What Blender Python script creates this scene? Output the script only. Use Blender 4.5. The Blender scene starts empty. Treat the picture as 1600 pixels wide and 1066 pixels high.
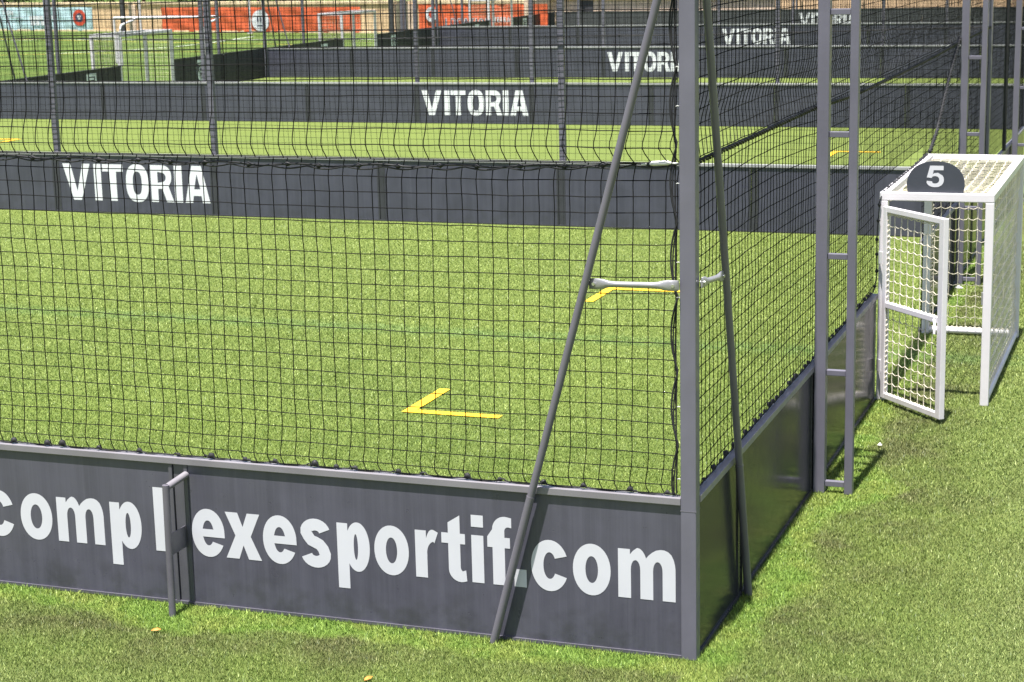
import bpy, math, random
import numpy as np
from mathutils import Vector, Matrix
from mathutils.geometry import tessellate_polygon

S = bpy.context.scene
C = S.collection
rng = np.random.default_rng(5)
random.seed(5)

# ------------------------------------------------------------------ camera
CAM = Vector((2.8006, -10.5387, 4.3708))
YAW, PITCH, ROLL, FPX = -0.3524, 0.2096, -0.0237, 2883.77
cy, sy = math.cos(YAW), math.sin(YAW)
cp, sp = math.cos(PITCH), math.sin(PITCH)
fwd = Vector((sy * cp, cy * cp, -sp))
right = Vector((cy, -sy, 0))
up = right.cross(fwd)
r2 = right * math.cos(ROLL) + up * math.sin(ROLL)
u2 = -right * math.sin(ROLL) + up * math.cos(ROLL)
cd = bpy.data.cameras.new('camera')
cam = bpy.data.objects.new('camera', cd)
C.objects.link(cam)
M = Matrix((r2, u2, -fwd)).transposed().to_4x4()
M.translation = CAM
cam.matrix_world = M
cd.sensor_width = 36.0
cd.lens = 36.0 * FPX / 1600.0
cd.clip_start = 0.1
cd.clip_end = 2000
cd.dof.use_dof = True
cd.dof.focus_distance = 11.6
cd.dof.aperture_fstop = 7.1
S.camera = cam
S.render.resolution_x, S.render.resolution_y = 1024, 682

# ------------------------------------------------------------------ sun and sky
sdir = Vector((-0.012, -0.235, 1.0)).normalized()        # towards the sun
elev = math.asin(sdir.z)
w = bpy.data.worlds.new('World')
S.world = w
w.use_nodes = True
nt = w.node_tree
sky = nt.nodes.new('ShaderNodeTexSky')
sky.sky_type = 'NISHITA'
sky.sun_disc = False
sky.sun_elevation = elev
sky.sun_rotation = math.atan2(sdir.x, sdir.y)
sky.air_density = 1.0
sky.dust_density = 2.0
nt.links.new(sky.outputs[0], nt.nodes['Background'].inputs[0])
nt.nodes['Background'].inputs[1].default_value = 0.065
sl = bpy.data.lights.new('sun', 'SUN')
sl.energy = 4.9
sl.angle = math.radians(0.53)
sl.color = (1.0, 0.965, 0.91)
so = bpy.data.objects.new('sun', sl)
C.objects.link(so)
so.rotation_euler = sdir.to_track_quat('Z', 'Y').to_euler()
so.location = (0, -20, 30)
S.view_settings.view_transform = 'Standard'
S.view_settings.look = 'None'
S.view_settings.gamma = 1
S.view_settings.exposure = 1.45

# ------------------------------------------------------------------ materials
def newmat(name):
    m = bpy.data.materials.new(name)
    m.use_nodes = True
    return m, m.node_tree, m.node_tree.nodes['Principled BSDF']

def N(t, typ, **kw):
    n = t.nodes.new(typ)
    for k, v in kw.items():
        setattr(n, k, v)
    return n

def noise(t, vec, scale, detail=4, rough=0.55, dist=0.0):
    n = N(t, 'ShaderNodeTexNoise')
    n.inputs['Scale'].default_value = scale
    n.inputs['Detail'].default_value = detail
    n.inputs['Roughness'].default_value = rough
    n.inputs['Distortion'].default_value = dist
    if vec is not None:
        t.links.new(vec, n.inputs['Vector'])
    return n.outputs['Fac']

def maprange(t, v, a, b, c=0.0, d=1.0, smooth=True):
    n = N(t, 'ShaderNodeMapRange')
    if smooth:
        n.interpolation_type = 'SMOOTHSTEP'
    t.links.new(v, n.inputs[0])
    for i, x in enumerate((a, b, c, d)):
        n.inputs[i + 1].default_value = x
    return n.outputs[0]

def mixc(t, fac, a, b, mode='MIX'):
    n = N(t, 'ShaderNodeMix', data_type='RGBA', blend_type=mode)
    for s, v in ((0, fac), (6, a), (7, b)):
        if isinstance(v, (int, float)):
            n.inputs[s].default_value = v
        elif isinstance(v, tuple):
            n.inputs[s].default_value = (*v, 1)
        else:
            t.links.new(v, n.inputs[s])
    return n.outputs[2]

def mth(t, op, a, b=0.0, clamp=False):
    n = N(t, 'ShaderNodeMath', operation=op, use_clamp=clamp)
    for i, v in enumerate((a, b)):
        if isinstance(v, (int, float)):
            n.inputs[i].default_value = v
        else:
            t.links.new(v, n.inputs[i])
    return n.outputs[0]

def mapping(t, scale):
    g = N(t, 'ShaderNodeTexCoord')
    mp = N(t, 'ShaderNodeMapping')
    mp.inputs['Scale'].default_value = scale
    t.links.new(g.outputs['Object'], mp.inputs[0])
    return mp.outputs[0]

def paint(name, col, rough=0.4, var=0.12, streak=0.0, metallic=0.0, grime=0.0, spec=0.5, scuff=0.0):
    m, t, b = newmat(name)
    v = mapping(t, (1, 1, 1))
    c = mixc(t, maprange(t, noise(t, v, 2.3, 5), 0.3, 0.7), tuple(x * (1 - var) for x in col), tuple(min(1, x * (1 + var)) for x in col))
    if streak:
        vs = mapping(t, (14, 14, 0.35))
        s1 = maprange(t, noise(t, vs, 1.0, 6, 0.7), 0.35, 0.75)
        c = mixc(t, mth(t, 'MULTIPLY', s1, streak), c, tuple(min(1, x * 1.6 + 0.02) for x in col))
        vs2 = mapping(t, (90, 90, 1.2))
        s2 = maprange(t, noise(t, vs2, 1.0, 3, 0.6), 0.45, 0.8)
        c = mixc(t, mth(t, 'MULTIPLY', s2, streak * 0.7), c, tuple(min(1, x * 1.4 + 0.012) for x in col))
    if grime:
        gz = N(t, 'ShaderNodeSeparateXYZ')
        t.links.new(v, gz.inputs[0])
        low = maprange(t, gz.outputs[2], 0.0, 0.45, 1.0, 0.0)
        gn = maprange(t, noise(t, v, 5, 6, 0.65), 0.42, 0.68)
        c = mixc(t, mth(t, 'MULTIPLY', mth(t, 'MULTIPLY', low, gn), grime), c, (0.03, 0.03, 0.03))
    if scuff:
        vk = mapping(t, (6, 6, 3))
        k = maprange(t, noise(t, vk, 6, 2, 0.5, 2.0), 0.74, 0.78)
        c = mixc(t, mth(t, 'MULTIPLY', k, scuff), c, (0.03, 0.03, 0.034))
    t.links.new(c, b.inputs['Base Color'])
    rr = maprange(t, noise(t, v, 9, 4), 0.3, 0.7, rough * 0.8, min(1, rough * 1.25))
    t.links.new(rr, b.inputs['Roughness'])
    b.inputs['Metallic'].default_value = metallic
    b.inputs['Specular IOR Level'].default_value = spec
    return m

def turf_color(t):
    """green colour of the artificial turf, from its place on the ground"""
    v = mapping(t, (1, 1, 0))
    sep = N(t, 'ShaderNodeSeparateXYZ')
    t.links.new(v, sep.inputs[0])
    X, Y = sep.outputs[0], sep.outputs[1]
    big = maprange(t, noise(t, v, 0.35, 3, 0.5), 0.35, 0.65)
    mid = maprange(t, noise(t, v, 2.1, 5, 0.6), 0.32, 0.68)
    c = mixc(t, mid, (0.122, 0.174, 0.037), (0.158, 0.209, 0.052))
    c = mixc(t, mth(t, 'MULTIPLY', big, 0.55), c, (0.175, 0.232, 0.050))
    # pitch shading put into the colour: paler beyond the middle of the first pitch
    c = mixc(t, mth(t, 'MULTIPLY', maprange(t, mth(t, 'ADD', Y, mth(t, 'MULTIPLY', noise(t, v, 0.5, 3), 5.0)), 5.5, 14.0), 0.45), c, (0.190, 0.238, 0.060))
    # shading painted in as a deeper green on the pitch along the lettered wall
    near_shade = mth(t, 'MULTIPLY', maprange(t, mth(t, 'ADD', Y, mth(t, 'MULTIPLY', noise(t, v, 0.6, 3), 3.0)), 6.5, 2.0), maprange(t, Y, 0.0, 0.05))
    c = mixc(t, mth(t, 'MULTIPLY', mth(t, 'MULTIPLY', near_shade, maprange(t, X, 0.10, 0.05)), 0.50), c, (0.098, 0.136, 0.026))
    # sun-bleached walkway away from the boards
    c = mixc(t, mth(t, 'MULTIPLY', mth(t, 'MAXIMUM', maprange(t, X, 0.9, 2.2), maprange(t, Y, -0.9, -2.0)), 0.45), c, (0.190, 0.222, 0.084))
    # walkway outside the boards: unworn fringe along them, then a trodden belt
    def gauss(v_, c_, w_):
        d_ = mth(t, 'DIVIDE', mth(t, 'SUBTRACT', v_, c_), w_)
        return mth(t, 'POWER', 2.718, mth(t, 'MULTIPLY', mth(t, 'MULTIPLY', d_, d_), -1.0))
    wob = mth(t, 'MULTIPLY', mth(t, 'SUBTRACT', noise(t, v, 3.2, 5, 0.6), 0.5), 0.42)
    front = maprange(t, Y, 0.03, -0.01)                     # 1 in front of the lettered wall
    sideo = maprange(t, X, 0.06, 0.10)                      # 1 outside the side wall
    dF = mth(t, 'ADD', mth(t, 'MULTIPLY', Y, -1.0), wob)
    wF = mth(t, 'ADD', 0.24, mth(t, 'MULTIPLY', gauss(X, -3.35, 0.55), 0.24))
    wF = mth(t, 'ADD', wF, mth(t, 'MULTIPLY', gauss(X, -1.15, 0.30), 0.12))
    frF = mth(t, 'MULTIPLY', front, maprange(t, mth(t, 'SUBTRACT', dF, wF), 0.07, -0.07))
    frF = mth(t, 'MULTIPLY', frF, maprange(t, X, 0.35, 0.12))
    dS = mth(t, 'ADD', mth(t, 'SUBTRACT', X, 0.1), wob)
    wS = mth(t, 'ADD', 0.22, mth(t, 'MULTIPLY', gauss(Y, 1.55, 0.45), 0.22))
    wS = mth(t, 'ADD', wS, mth(t, 'MULTIPLY', gauss(Y, 4.0, 0.55), 0.45))
    frS = mth(t, 'MULTIPLY', sideo, maprange(t, mth(t, 'SUBTRACT', dS, wS), 0.10, -0.10))
    fr = mth(t, 'MAXIMUM', frF, frS)
    bF = mth(t, 'MULTIPLY', front, maprange(t, mth(t, 'SUBTRACT', dF, wF), 0.85, 0.10))
    bS = mth(t, 'MULTIPLY', sideo, maprange(t, mth(t, 'SUBTRACT', dS, wS), 1.15, 0.15))
    belt = mth(t, 'MULTIPLY', mth(t, 'MAXIMUM', bF, bS), mth(t, 'SUBTRACT', 1.0, fr))
    out = mth(t, 'MAXIMUM', front, sideo)
    worn = maprange(t, noise(t, v, 1.1, 7, 0.62, 0.5), 0.40, 0.64)
    wn = mth(t, 'ADD', mth(t, 'MULTIPLY', belt, 0.62), mth(t, 'MULTIPLY', out, 0.22))
    wn = mth(t, 'MULTIPLY', mth(t, 'MULTIPLY', wn, mth(t, 'SUBTRACT', 1.0, fr)), mth(t, 'ADD', 0.35, mth(t, 'MULTIPLY', worn, 0.75)))
    c = mixc(t, mth(t, 'MINIMUM', wn, 0.80), c, (0.095, 0.098, 0.040))
    infill = maprange(t, noise(t, v, 2.6, 6, 0.7, 0.3), 0.60, 0.74)
    c = mixc(t, mth(t, 'MULTIPLY', mth(t, 'MULTIPLY', belt, infill), 0.6), c, (0.077, 0.069, 0.048))
    fcol = mixc(t, maprange(t, noise(t, v, 2.2, 4), 0.4, 0.6), (0.133, 0.221, 0.037), (0.181, 0.227, 0.048))
    c = mixc(t, mth(t, 'MULTIPLY', fr, 0.7), c, fcol)
    # old blue-green seam line across the first pitch
    ys = mth(t, 'ADD', Y, mth(t, 'MULTIPLY', noise(t, v, 0.6, 2), 0.10))
    seam = mth(t, 'MULTIPLY', maprange(t, ys, 8.70, 9.05), maprange(t, ys, 9.50, 9.15))
    sn = maprange(t, noise(t, v, 6.0, 4), 0.3, 0.6)
    c = mixc(t, mth(t, 'MULTIPLY', mth(t, 'MULTIPLY', seam, sn), 0.55), c, (0.126, 0.209, 0.066))
    # outer football field beyond the cages: mown bands
    fld = maprange(t, X, -29.5, -30.0)
    wv = N(t, 'ShaderNodeTexWave')
    wv.bands_direction = 'Y'
    wv.inputs['Scale'].default_value = 0.07
    wv.inputs['Distortion'].default_value = 0.6
    t.links.new(v, wv.inputs[0])
    fc = mixc(t, wv.outputs['Fac'], (0.094, 0.152, 0.029), (0.133, 0.191, 0.040))
    c = mixc(t, fld, c, fc)
    return c, v

# ground turf
mG, t, b = newmat('turf_ground')
c, v = turf_color(t)
fine = noise(t, v, 160, 2, 0.7)
fine2 = noise(t, v, 45, 3, 0.6)
f = maprange(t, mth(t, 'ADD', mth(t, 'MULTIPLY', fine, 0.6), mth(t, 'MULTIPLY', fine2, 0.4)), 0.34, 0.66, 0.43, 0.90, False)
hs = N(t, 'ShaderNodeVectorMath', operation='SCALE')
t.links.new(c, hs.inputs[0]); t.links.new(f, hs.inputs['Scale'])
t.links.new(hs.outputs[0], b.inputs['Base Color'])
b.inputs['Roughness'].default_value = 0.9
b.inputs['Specular IOR Level'].default_value = 0.15
bp = N(t, 'ShaderNodeBump')
bp.inputs['Strength'].default_value = 0.6
bp.inputs['Distance'].default_value = 0.02
t.links.new(fine2, bp.inputs['Height'])
t.links.new(bp.outputs[0], b.inputs['Normal'])

# turf blades
mB, t, b = newmat('turf_blades')
c, v = turf_color(t)
geo = N(t, 'ShaderNodeNewGeometry')
rnd = geo.outputs['Random Per Island']
hue = N(t, 'ShaderNodeValToRGB')
e = hue.color_ramp.elements
e[0].position = 0.0; e[0].color = (0.38, 0.46, 0.42, 1)
e[1].position = 1.0; e[1].color = (2.60, 2.35, 3.00, 1)
e2 = hue.color_ramp.elements.new(0.30); e2.color = (0.82, 0.94, 0.78, 1)
e3 = hue.color_ramp.elements.new(0.80); e3.color = (1.36, 1.30, 1.30, 1)
t.links.new(rnd, hue.inputs[0])
c = mixc(t, 1.0, c, hue.outputs[0], 'MULTIPLY')
t.links.new(c, b.inputs['Base Color'])
b.inputs['Roughness'].default_value = 0.5
b.inputs['Specular IOR Level'].default_value = 0.35

# yellow paint on turf
mY, t, b = newmat('yellow_turf_line')
v = mapping(t, (1, 1, 1))
c = mixc(t, maprange(t, noise(t, v, 60, 3), 0.35, 0.65), (0.62, 0.36, 0.010), (0.80, 0.50, 0.02))
t.links.new(c, b.inputs['Base Color'])
b.inputs['Roughness'].default_value = 0.85
mWL = paint('white_turf_line', (0.55, 0.6, 0.5), 0.9, 0.2)
mYF = paint('faded_yellow_line', (0.40, 0.36, 0.06), 0.9, 0.2)

mBoard = paint('slate_board', (0.069, 0.067, 0.092), 0.34, 0.10, streak=0.32, grime=0.5, scuff=0.5)
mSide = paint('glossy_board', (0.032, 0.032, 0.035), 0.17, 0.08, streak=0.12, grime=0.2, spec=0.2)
mFar = paint('far_board', (0.053, 0.054, 0.077), 0.38, 0.12, streak=0.35, grime=0.3)
mLast = paint('dark_board', (0.050, 0.053, 0.060), 0.5, 0.1, streak=0.15)
mRail = paint('grey_rail', (0.189, 0.178, 0.197), 0.42, 0.10, grime=0.1)
mStile = paint('slate_stile', (0.077, 0.074, 0.091), 0.4, 0.10, streak=0.15)
mStileFar = paint('far_stile', (0.038, 0.039, 0.048), 0.45, 0.1)
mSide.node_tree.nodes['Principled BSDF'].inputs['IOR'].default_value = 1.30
mRailFar = paint('grey_rail_far', (0.30, 0.30, 0.31), 0.5, 0.1)
mEnd = paint('end_board', (0.028, 0.029, 0.033), 0.6, 0.1)
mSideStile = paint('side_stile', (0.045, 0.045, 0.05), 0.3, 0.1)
mPost = paint('post_grey', (0.124, 0.119, 0.153), 0.42, 0.07, streak=0.06)
mTube = paint('tube_grey', (0.124, 0.116, 0.140), 0.36, 0.08)
mGalv = paint('galvanised', (0.325, 0.319, 0.338), 0.38, 0.12, metallic=0.45)
mBolt = paint('bolt_steel', (0.6, 0.6, 0.6), 0.3, 0.1, metallic=0.9)
mWhite = paint('white_powdercoat', (0.653, 0.620, 0.655), 0.4, 0.03, grime=0.15)
mVinyl = paint('white_vinyl', (0.574, 0.571, 0.622), 0.45, 0.02)
mFarV = paint('white_vinyl_far', (0.697, 0.710, 0.756), 0.5, 0.03)
mNet = paint('black_net', (0.008, 0.008, 0.008), 0.9, 0.2, spec=0.1)
mRope = paint('black_rope', (0.020, 0.020, 0.022), 0.7, 0.3, spec=0.3)
mWNet = paint('cream_net', (0.726, 0.660, 0.539), 0.8, 0.15)
mTie = paint('white_tie', (0.55, 0.55, 0.53), 0.5, 0.1)
mWall = paint('ochre_render', (0.720, 0.492, 0.294), 0.9, 0.12, grime=0.4)
mPink = paint('pale_render', (0.744, 0.564, 0.432), 0.9, 0.10)
mCoping = paint('stone_coping', (0.720, 0.550, 0.360), 0.85, 0.15)
mOrange = paint('orange_tarp', (0.660, 0.120, 0.042), 0.6, 0.16)
mBlue = paint('pale_blue_tarp', (0.460, 0.632, 0.690), 0.6, 0.10)
mRed = paint('red_print', (0.60, 0.07, 0.035), 0.6, 0.1)
mNavy = paint('navy_print', (0.05, 0.06, 0.11), 0.6, 0.1)
mDoor = paint('dark_iron', (0.05, 0.05, 0.055), 0.5, 0.1)
mSign = paint('sign_slate', (0.045, 0.050, 0.066), 0.55, 0.06)
mCrest = paint('pale_crest', (0.75, 0.80, 0.84), 0.55, 0.05)
mHedge = paint('dark_foliage', (0.035, 0.055, 0.018), 0.8, 0.35)
mTrunk = paint('bark', (0.12, 0.08, 0.05), 0.9, 0.3)
mRubber = paint('litter_white', (0.7, 0.7, 0.66), 0.8, 0.1)

# ------------------------------------------------------------------ mesh helpers
class MB:
    def __init__(s):
        s.v, s.f, s.sm = [], [], []
    def box(s, x0, x1, y0, y1, z0, z1):
        o = len(s.v)
        s.v += [(x, y, z) for z in (z0, z1) for y in (y0, y1) for x in (x0, x1)]
        for q in ((0, 2, 3, 1), (4, 5, 7, 6), (0, 1, 5, 4), (2, 6, 7, 3), (0, 4, 6, 2), (1, 3, 7, 5)):
            s.f.append(tuple(o + i for i in q)); s.sm.append(False)
        return s
    def tube(s, pts, r, n=10, cap=True):
        pts = [Vector(p) for p in pts]
        rs = r if isinstance(r, (list, tuple)) else [r] * len(pts)
        o = len(s.v)
        d = (pts[1] - pts[0]).normalized()
        a = d.orthogonal().normalized()
        for i, p in enumerate(pts):
            if i == 0: tn = pts[1] - pts[0]
            elif i == len(pts) - 1: tn = pts[-1] - pts[-2]
            else: tn = (pts[i + 1] - pts[i]).normalized() + (pts[i] - pts[i - 1]).normalized()
            tn = tn.normalized()
            a = (a - tn * a.dot(tn)).normalized()
            bb = tn.cross(a)
            rr = rs[i]
            for k in range(n):
                th = 2 * math.pi * k / n
                q = p + (a * math.cos(th) + bb * math.sin(th)) * rr
                s.v.append(tuple(q))
        for i in range(len(pts) - 1):
            for k in range(n):
                k2 = (k + 1) % n
                s.f.append((o + i * n + k, o + i * n + k2, o + (i + 1) * n + k2, o + (i + 1) * n + k)); s.sm.append(n > 4)
        if cap:
            e = o + (len(pts) - 1) * n
            c0 = len(s.v)
            s.v += [s.v[o + k] for k in range(n)] + [s.v[e + k] for k in range(n)]
            s.f.append(tuple(c0 + k for k in reversed(range(n)))); s.sm.append(False)
            s.f.append(tuple(c0 + n + k for k in range(n))); s.sm.append(False)
        return s
    def poly(s, outer, holes, fn, thick=0.0):
        """flat letter shape: 2D outline with holes, mapped to 3D by fn"""
        loops = [[Vector((p[0], p[1], 0)) for p in outer]] + [[Vector((p[0], p[1], 0)) for p in h] for h in holes]
        flat = [p for l in loops for p in l]
        tris = tessellate_polygon(loops)
        o = len(s.v)
        s.v += [fn(p.x, p.y) for p in flat]
        for tr in tris:
            p0, p1, p2 = (flat[i] for i in tr)
            cr = (p1 - p0).cross(p2 - p0).z
            if abs(cr) < 1e-12: continue
            s.f.append(tuple(o + i for i in (tr if cr > 0 else tr[::-1]))); s.sm.append(False)
        return s
    def build(s, name, mat, parent=None, bevel=0.0):
        me = bpy.data.meshes.new(name)
        me.from_pydata(s.v, [], s.f)
        me.polygons.foreach_set('use_smooth', s.sm)
        me.materials.append(mat)
        me.update()
        ob = bpy.data.objects.new(name, me)
        C.objects.link(ob)
        if parent is not None:
            ob.parent = parent
        if bevel:
            md = ob.modifiers.new('bevel', 'BEVEL')
            md.width = bevel; md.segments = 2; md.limit_method = 'ANGLE'
            md.harden_normals = False
        return ob

def strands(lines, rad, name, mat, parent=None, knots=None, krad=0.0):
    """many thin 3-sided cords as one mesh. lines: list of (n,3) arrays"""
    V, F = [], []
    o = 0
    for L in lines:
        L = np.asarray(L, float)
        n = len(L)
        tn = np.gradient(L, axis=0)
        tn /= np.linalg.norm(tn, axis=1)[:, None] + 1e-12
        ref = np.array([0.577, 0.577, 0.577]) if abs(tn[0] @ np.array([0.577, 0.577, 0.577])) < 0.9 else np.array([1., 0, 0])
        a = np.cross(tn, ref); a /= np.linalg.norm(a, axis=1)[:, None] + 1e-12
        bb = np.cross(tn, a)
        ring = [L + rad * (a * math.cos(k * 2 * math.pi / 3) + bb * math.sin(k * 2 * math.pi / 3)) for k in range(3)]
        V.append(np.stack(ring, 1).reshape(-1, 3))
        i = np.arange(n - 1)[:, None] * 3 + o
        for k in range(3):
            k2 = (k + 1) % 3
            F.append(np.concatenate([i + k, i + k2, i + 3 + k2, i + 3 + k], 1))
        o += 3 * n
    if knots is not None and len(knots):
        K = np.asarray(knots, float)
        D = np.array([(1, 0, 0), (-1, 0, 0), (0, 1, 0), (0, -1, 0), (0, 0, 1), (0, 0, -1)], float) * krad
        V.append((K[:, None, :] + D[None]).reshape(-1, 3))
        i = np.arange(len(K))[:, None] * 6 + o
        for q in ((0, 2, 4), (2, 1, 4), (1, 3, 4), (3, 0, 4), (2, 0, 5), (1, 2, 5), (3, 1, 5), (0, 3, 5)):
            F.append(np.concatenate([i + q[0], i + q[1], i + q[2], i + q[2]], 1)[:, :3])
    V = np.concatenate(V)
    me = bpy.data.meshes.new(name)
    lens = np.concatenate([np.full(len(f), f.shape[1]) for f in F])
    idx = np.concatenate([f.ravel() for f in F])
    me.vertices.add(len(V)); me.vertices.foreach_set('co', V.ravel())
    me.loops.add(len(idx)); me.loops.foreach_set('vertex_index', idx.astype(np.int32))
    me.polygons.add(len(lens))
    me.polygons.foreach_set('loop_start', np.concatenate([[0], np.cumsum(lens)[:-1]]).astype(np.int32))
    me.polygons.foreach_set('loop_total', lens.astype(np.int32))
    me.update(calc_edges=True)
    me.materials.append(mat)
    ob = bpy.data.objects.new(name, me)
    C.objects.link(ob)
    if parent is not None: ob.parent = parent
    return ob

def tag(o, label=None, cat=None, group=None, kind=None):
    if label: o['label'] = label
    if cat: o['category'] = cat
    if group: o['group'] = group
    if kind: o['kind'] = kind
    return o

def empty(name, loc, rz=0, label=None, cat=None, group=None):
    o = bpy.data.objects.new(name, None)
    C.objects.link(o)
    o.location = loc
    o.rotation_euler = (0, 0, rz)
    o.empty_display_size = 0.2
    return tag(o, label, cat, group)

def copy_tree(o, parent=None):
    c = o.copy(); C.objects.link(c); c.parent = parent
    for ch in list(o.children):
        copy_tree(ch, c)
    return c

PI = math.pi
H = 1.05
YW = [0.0, 17.207, 33.606, 49.911, 66.417, 82.834]
XL = -28.65

# ------------------------------------------------------------------ lettering
def arc(cx, cy_, rx, ry, a0, a1, n=18, e=1.0):
    out = []
    for i in range(n + 1):
        a = math.radians(a0 + (a1 - a0) * i / n)
        c_, s_ = math.cos(a), math.sin(a)
        out.append((cx + rx * math.copysign(abs(c_) ** e, c_), cy_ + ry * math.copysign(abs(s_) ** e, s_)))
    return out

def ribbon(pts, th_v, th_h):
    """thick stroke: half widths measured across vertical and horizontal runs"""
    L, R = [], []
    for i, p in enumerate(pts):
        a = pts[max(0, i - 1)]; b_ = pts[min(len(pts) - 1, i + 1)]
        dx, dy = b_[0] - a[0], b_[1] - a[1]
        l = math.hypot(dx, dy); nx, ny = -dy / l, dx / l
        L.append((p[0] + nx * th_v, p[1] + ny * th_h)); R.append((p[0] - nx * th_v, p[1] - ny * th_h))
    return L + R[::-1]

def g_low(ch, wd, tv=0.083, X=0.325, A=0.455, D=-0.13):
    """lower-case glyph: list of (outer, holes), baseline 0, x-height X"""
    th = 0.082; ov = 0.008; e = 0.98
    c_, r_ = X / 2, X / 2 + ov
    if ch == 'o':
        return [(arc(wd/2, c_, wd/2, r_, 0, 360, 40, e)[:-1], [arc(wd/2, c_, wd/2 - tv, r_ - th, 360, 0, 30, e)[:-1]])]
    if ch == 'c':
        o = arc(wd/2, c_, wd/2, r_, 24, 335, 36, e)
        i = arc(wd/2, c_, wd/2 - tv, r_ - th, 326, 33, 30, e)
        return [(o + i, [])]
    if ch == 'e':
        o = arc(wd/2, c_, wd/2, r_, 0, 332, 36, e)
        i = arc(wd/2, c_, wd/2 - tv, r_ - th, 318, 205, 12, e)
        yb = c_ - 0.028
        o = [(wd, yb)] + o[1:]
        hole = [(tv * 1.0, yb + 0.055)] + [(x, max(y, yb + 0.055)) for x, y in arc(wd/2, c_, wd/2 - tv, r_ - th, 168, 12, 14, e)] + [(wd - tv, yb + 0.055)]
        return [(o + i + [(tv, yb), ], [hole])]
    if ch == 's':
        pts = []
        hx = wd/2 - tv/2
        pts += arc(wd/2, X - X*0.27 , hx, X*0.27 - th/2 + ov, 12, 180, 12)
        pts += [(tv/2 + 0.016, X*0.64), (wd*0.36, X*0.555), (wd/2, X*0.52), (wd*0.64, X*0.475), (wd - tv/2 - 0.014, X*0.39)]
        pts += arc(wd/2, X*0.27, hx, X*0.27 - th/2 + ov, 0, -168, 12)
        return [(ribbon(pts, tv/2, th/2), [])]
    if ch == 'i':
        return [([(0, 0), (tv, 0), (tv, X - .005), (0, X - .005)], []), ([(0, A - .08), (tv, A - .08), (tv, A), (0, A)], [])]
    if ch == 'l':
        return [([(0, 0), (tv, 0), (tv, A), (0, A)], [])]
    if ch == '.':
        return [([(0, 0), (tv, 0), (tv, .118), (0, .118)], [])]
    if ch == 'x':
        k = 0.098; m = X
        L = [(0, 0), (k, 0), (wd/2, m*.30), (wd - k, 0), (wd, 0), (wd/2 + .058, m*.5), (wd - .004, m), (wd - k, m), (wd/2, m*.70), (k, m), (.004, m), (wd/2 - .058, m*.5)]
        return [(L, [])]
    if ch == 't':
        s0 = wd * 0.27
        L = [(0, X - .005), (0, X - .075), (s0, X - .075), (s0, .085)] + arc(s0 + .085, .075, .085, .083, 180, 270, 8) + \
            [(wd - .02, -.005), (wd, .002), (wd - .006, .075), (wd - .03, .066)] + arc(s0 + tv + .022, .094, .022, .03, 270, 180, 5) + \
            [(s0 + tv, X - .075), (wd - .008, X - .075), (wd - .008, X - .005), (s0 + tv, X - .005), (s0 + tv, A - .012), (s0, A - .065), (s0, X - .005)]
        return [(L, [])]
    if ch == 'f':
        s0 = wd * 0.21
        L = [(0, X - .005), (0, X - .075), (s0, X - .075), (s0, 0), (s0 + tv, 0), (s0 + tv, X - .075), (wd*.93, X - .075), (wd*.93, X - .005), (s0 + tv, X - .005)] + \
            arc(s0 + tv + .025, A - .092, .025, .028, 180, 90, 5) + [(wd, A - .068), (wd, A - .002), (wd - .035, A + .004)] + arc(s0 + .088, A - .085, .088, .09, 92, 180, 8)
        return [(L, [])]
    if ch == 'r':
        L = [(0, 0), (tv, 0), (tv, X*.42)] + arc(tv + .055, X*.52, .055, X*.25, 190, 100, 6) + [(wd - .026, X*.735), (wd, X - .012)] + arc(tv + .04, X - .07, .042, .075, 78, 150, 6) + [(tv*.94, X - .055), (tv*.94, X - .004), (0, X - .004)]
        return [(L, [])]
    if ch == 'p':
        bx = tv + (wd - tv)/2 - .012
        rr = wd - bx
        bowl = arc(bx, c_, rr, r_, 128, -128, 30, e)
        bowl = [q for q in bowl if q[0] > tv * .94]
        L = [(0, D), (tv, D), (tv, .045)] + bowl[::-1] + [(tv * .94, X - .055), (tv * .94, X - .004), (0, X - .004)]
        hole = arc(bx - .012, c_, rr - tv + .010, r_ - th, 0, 360, 26, e)[:-1]
        return [(L, [hole])]
    if ch == 'm':
        g = (wd - 3 * tv) / 2
        v = tv + g + tv * .46
        L = [(0, 0), (tv, 0), (tv, X - .15)] + arc(tv + g/2, X - .135, g/2, .062, 180, 0, 10) + [(tv + g, 0), (2*tv + g, 0), (2*tv + g, X - .15)] + \
            arc(2*tv + 1.5*g, X - .135, g/2, .062, 180, 0, 10) + [(wd - tv, 0), (wd, 0), (wd, X - .115), (wd - .003, X - .085), (wd - .011, X - .052), (wd - .025, X - .022), (wd - .045, X - .003), (wd - .07, X + .007), (wd - .095, X + .008),
             (v + .065, X + .001), (v + .038, X - .016), (v + .016, X - .036), (v, X - .056),
             (v - .009, X - .032), (v - .022, X - .011), (v - .038, X + .003), (v - .056, X + .008), (tv + .034, X + .002), (tv + .014, X - .014), (tv * .94, X - .038), (tv * .94, X - .004), (0, X - .004)]
        return [(L, [])]
    return []

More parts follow.
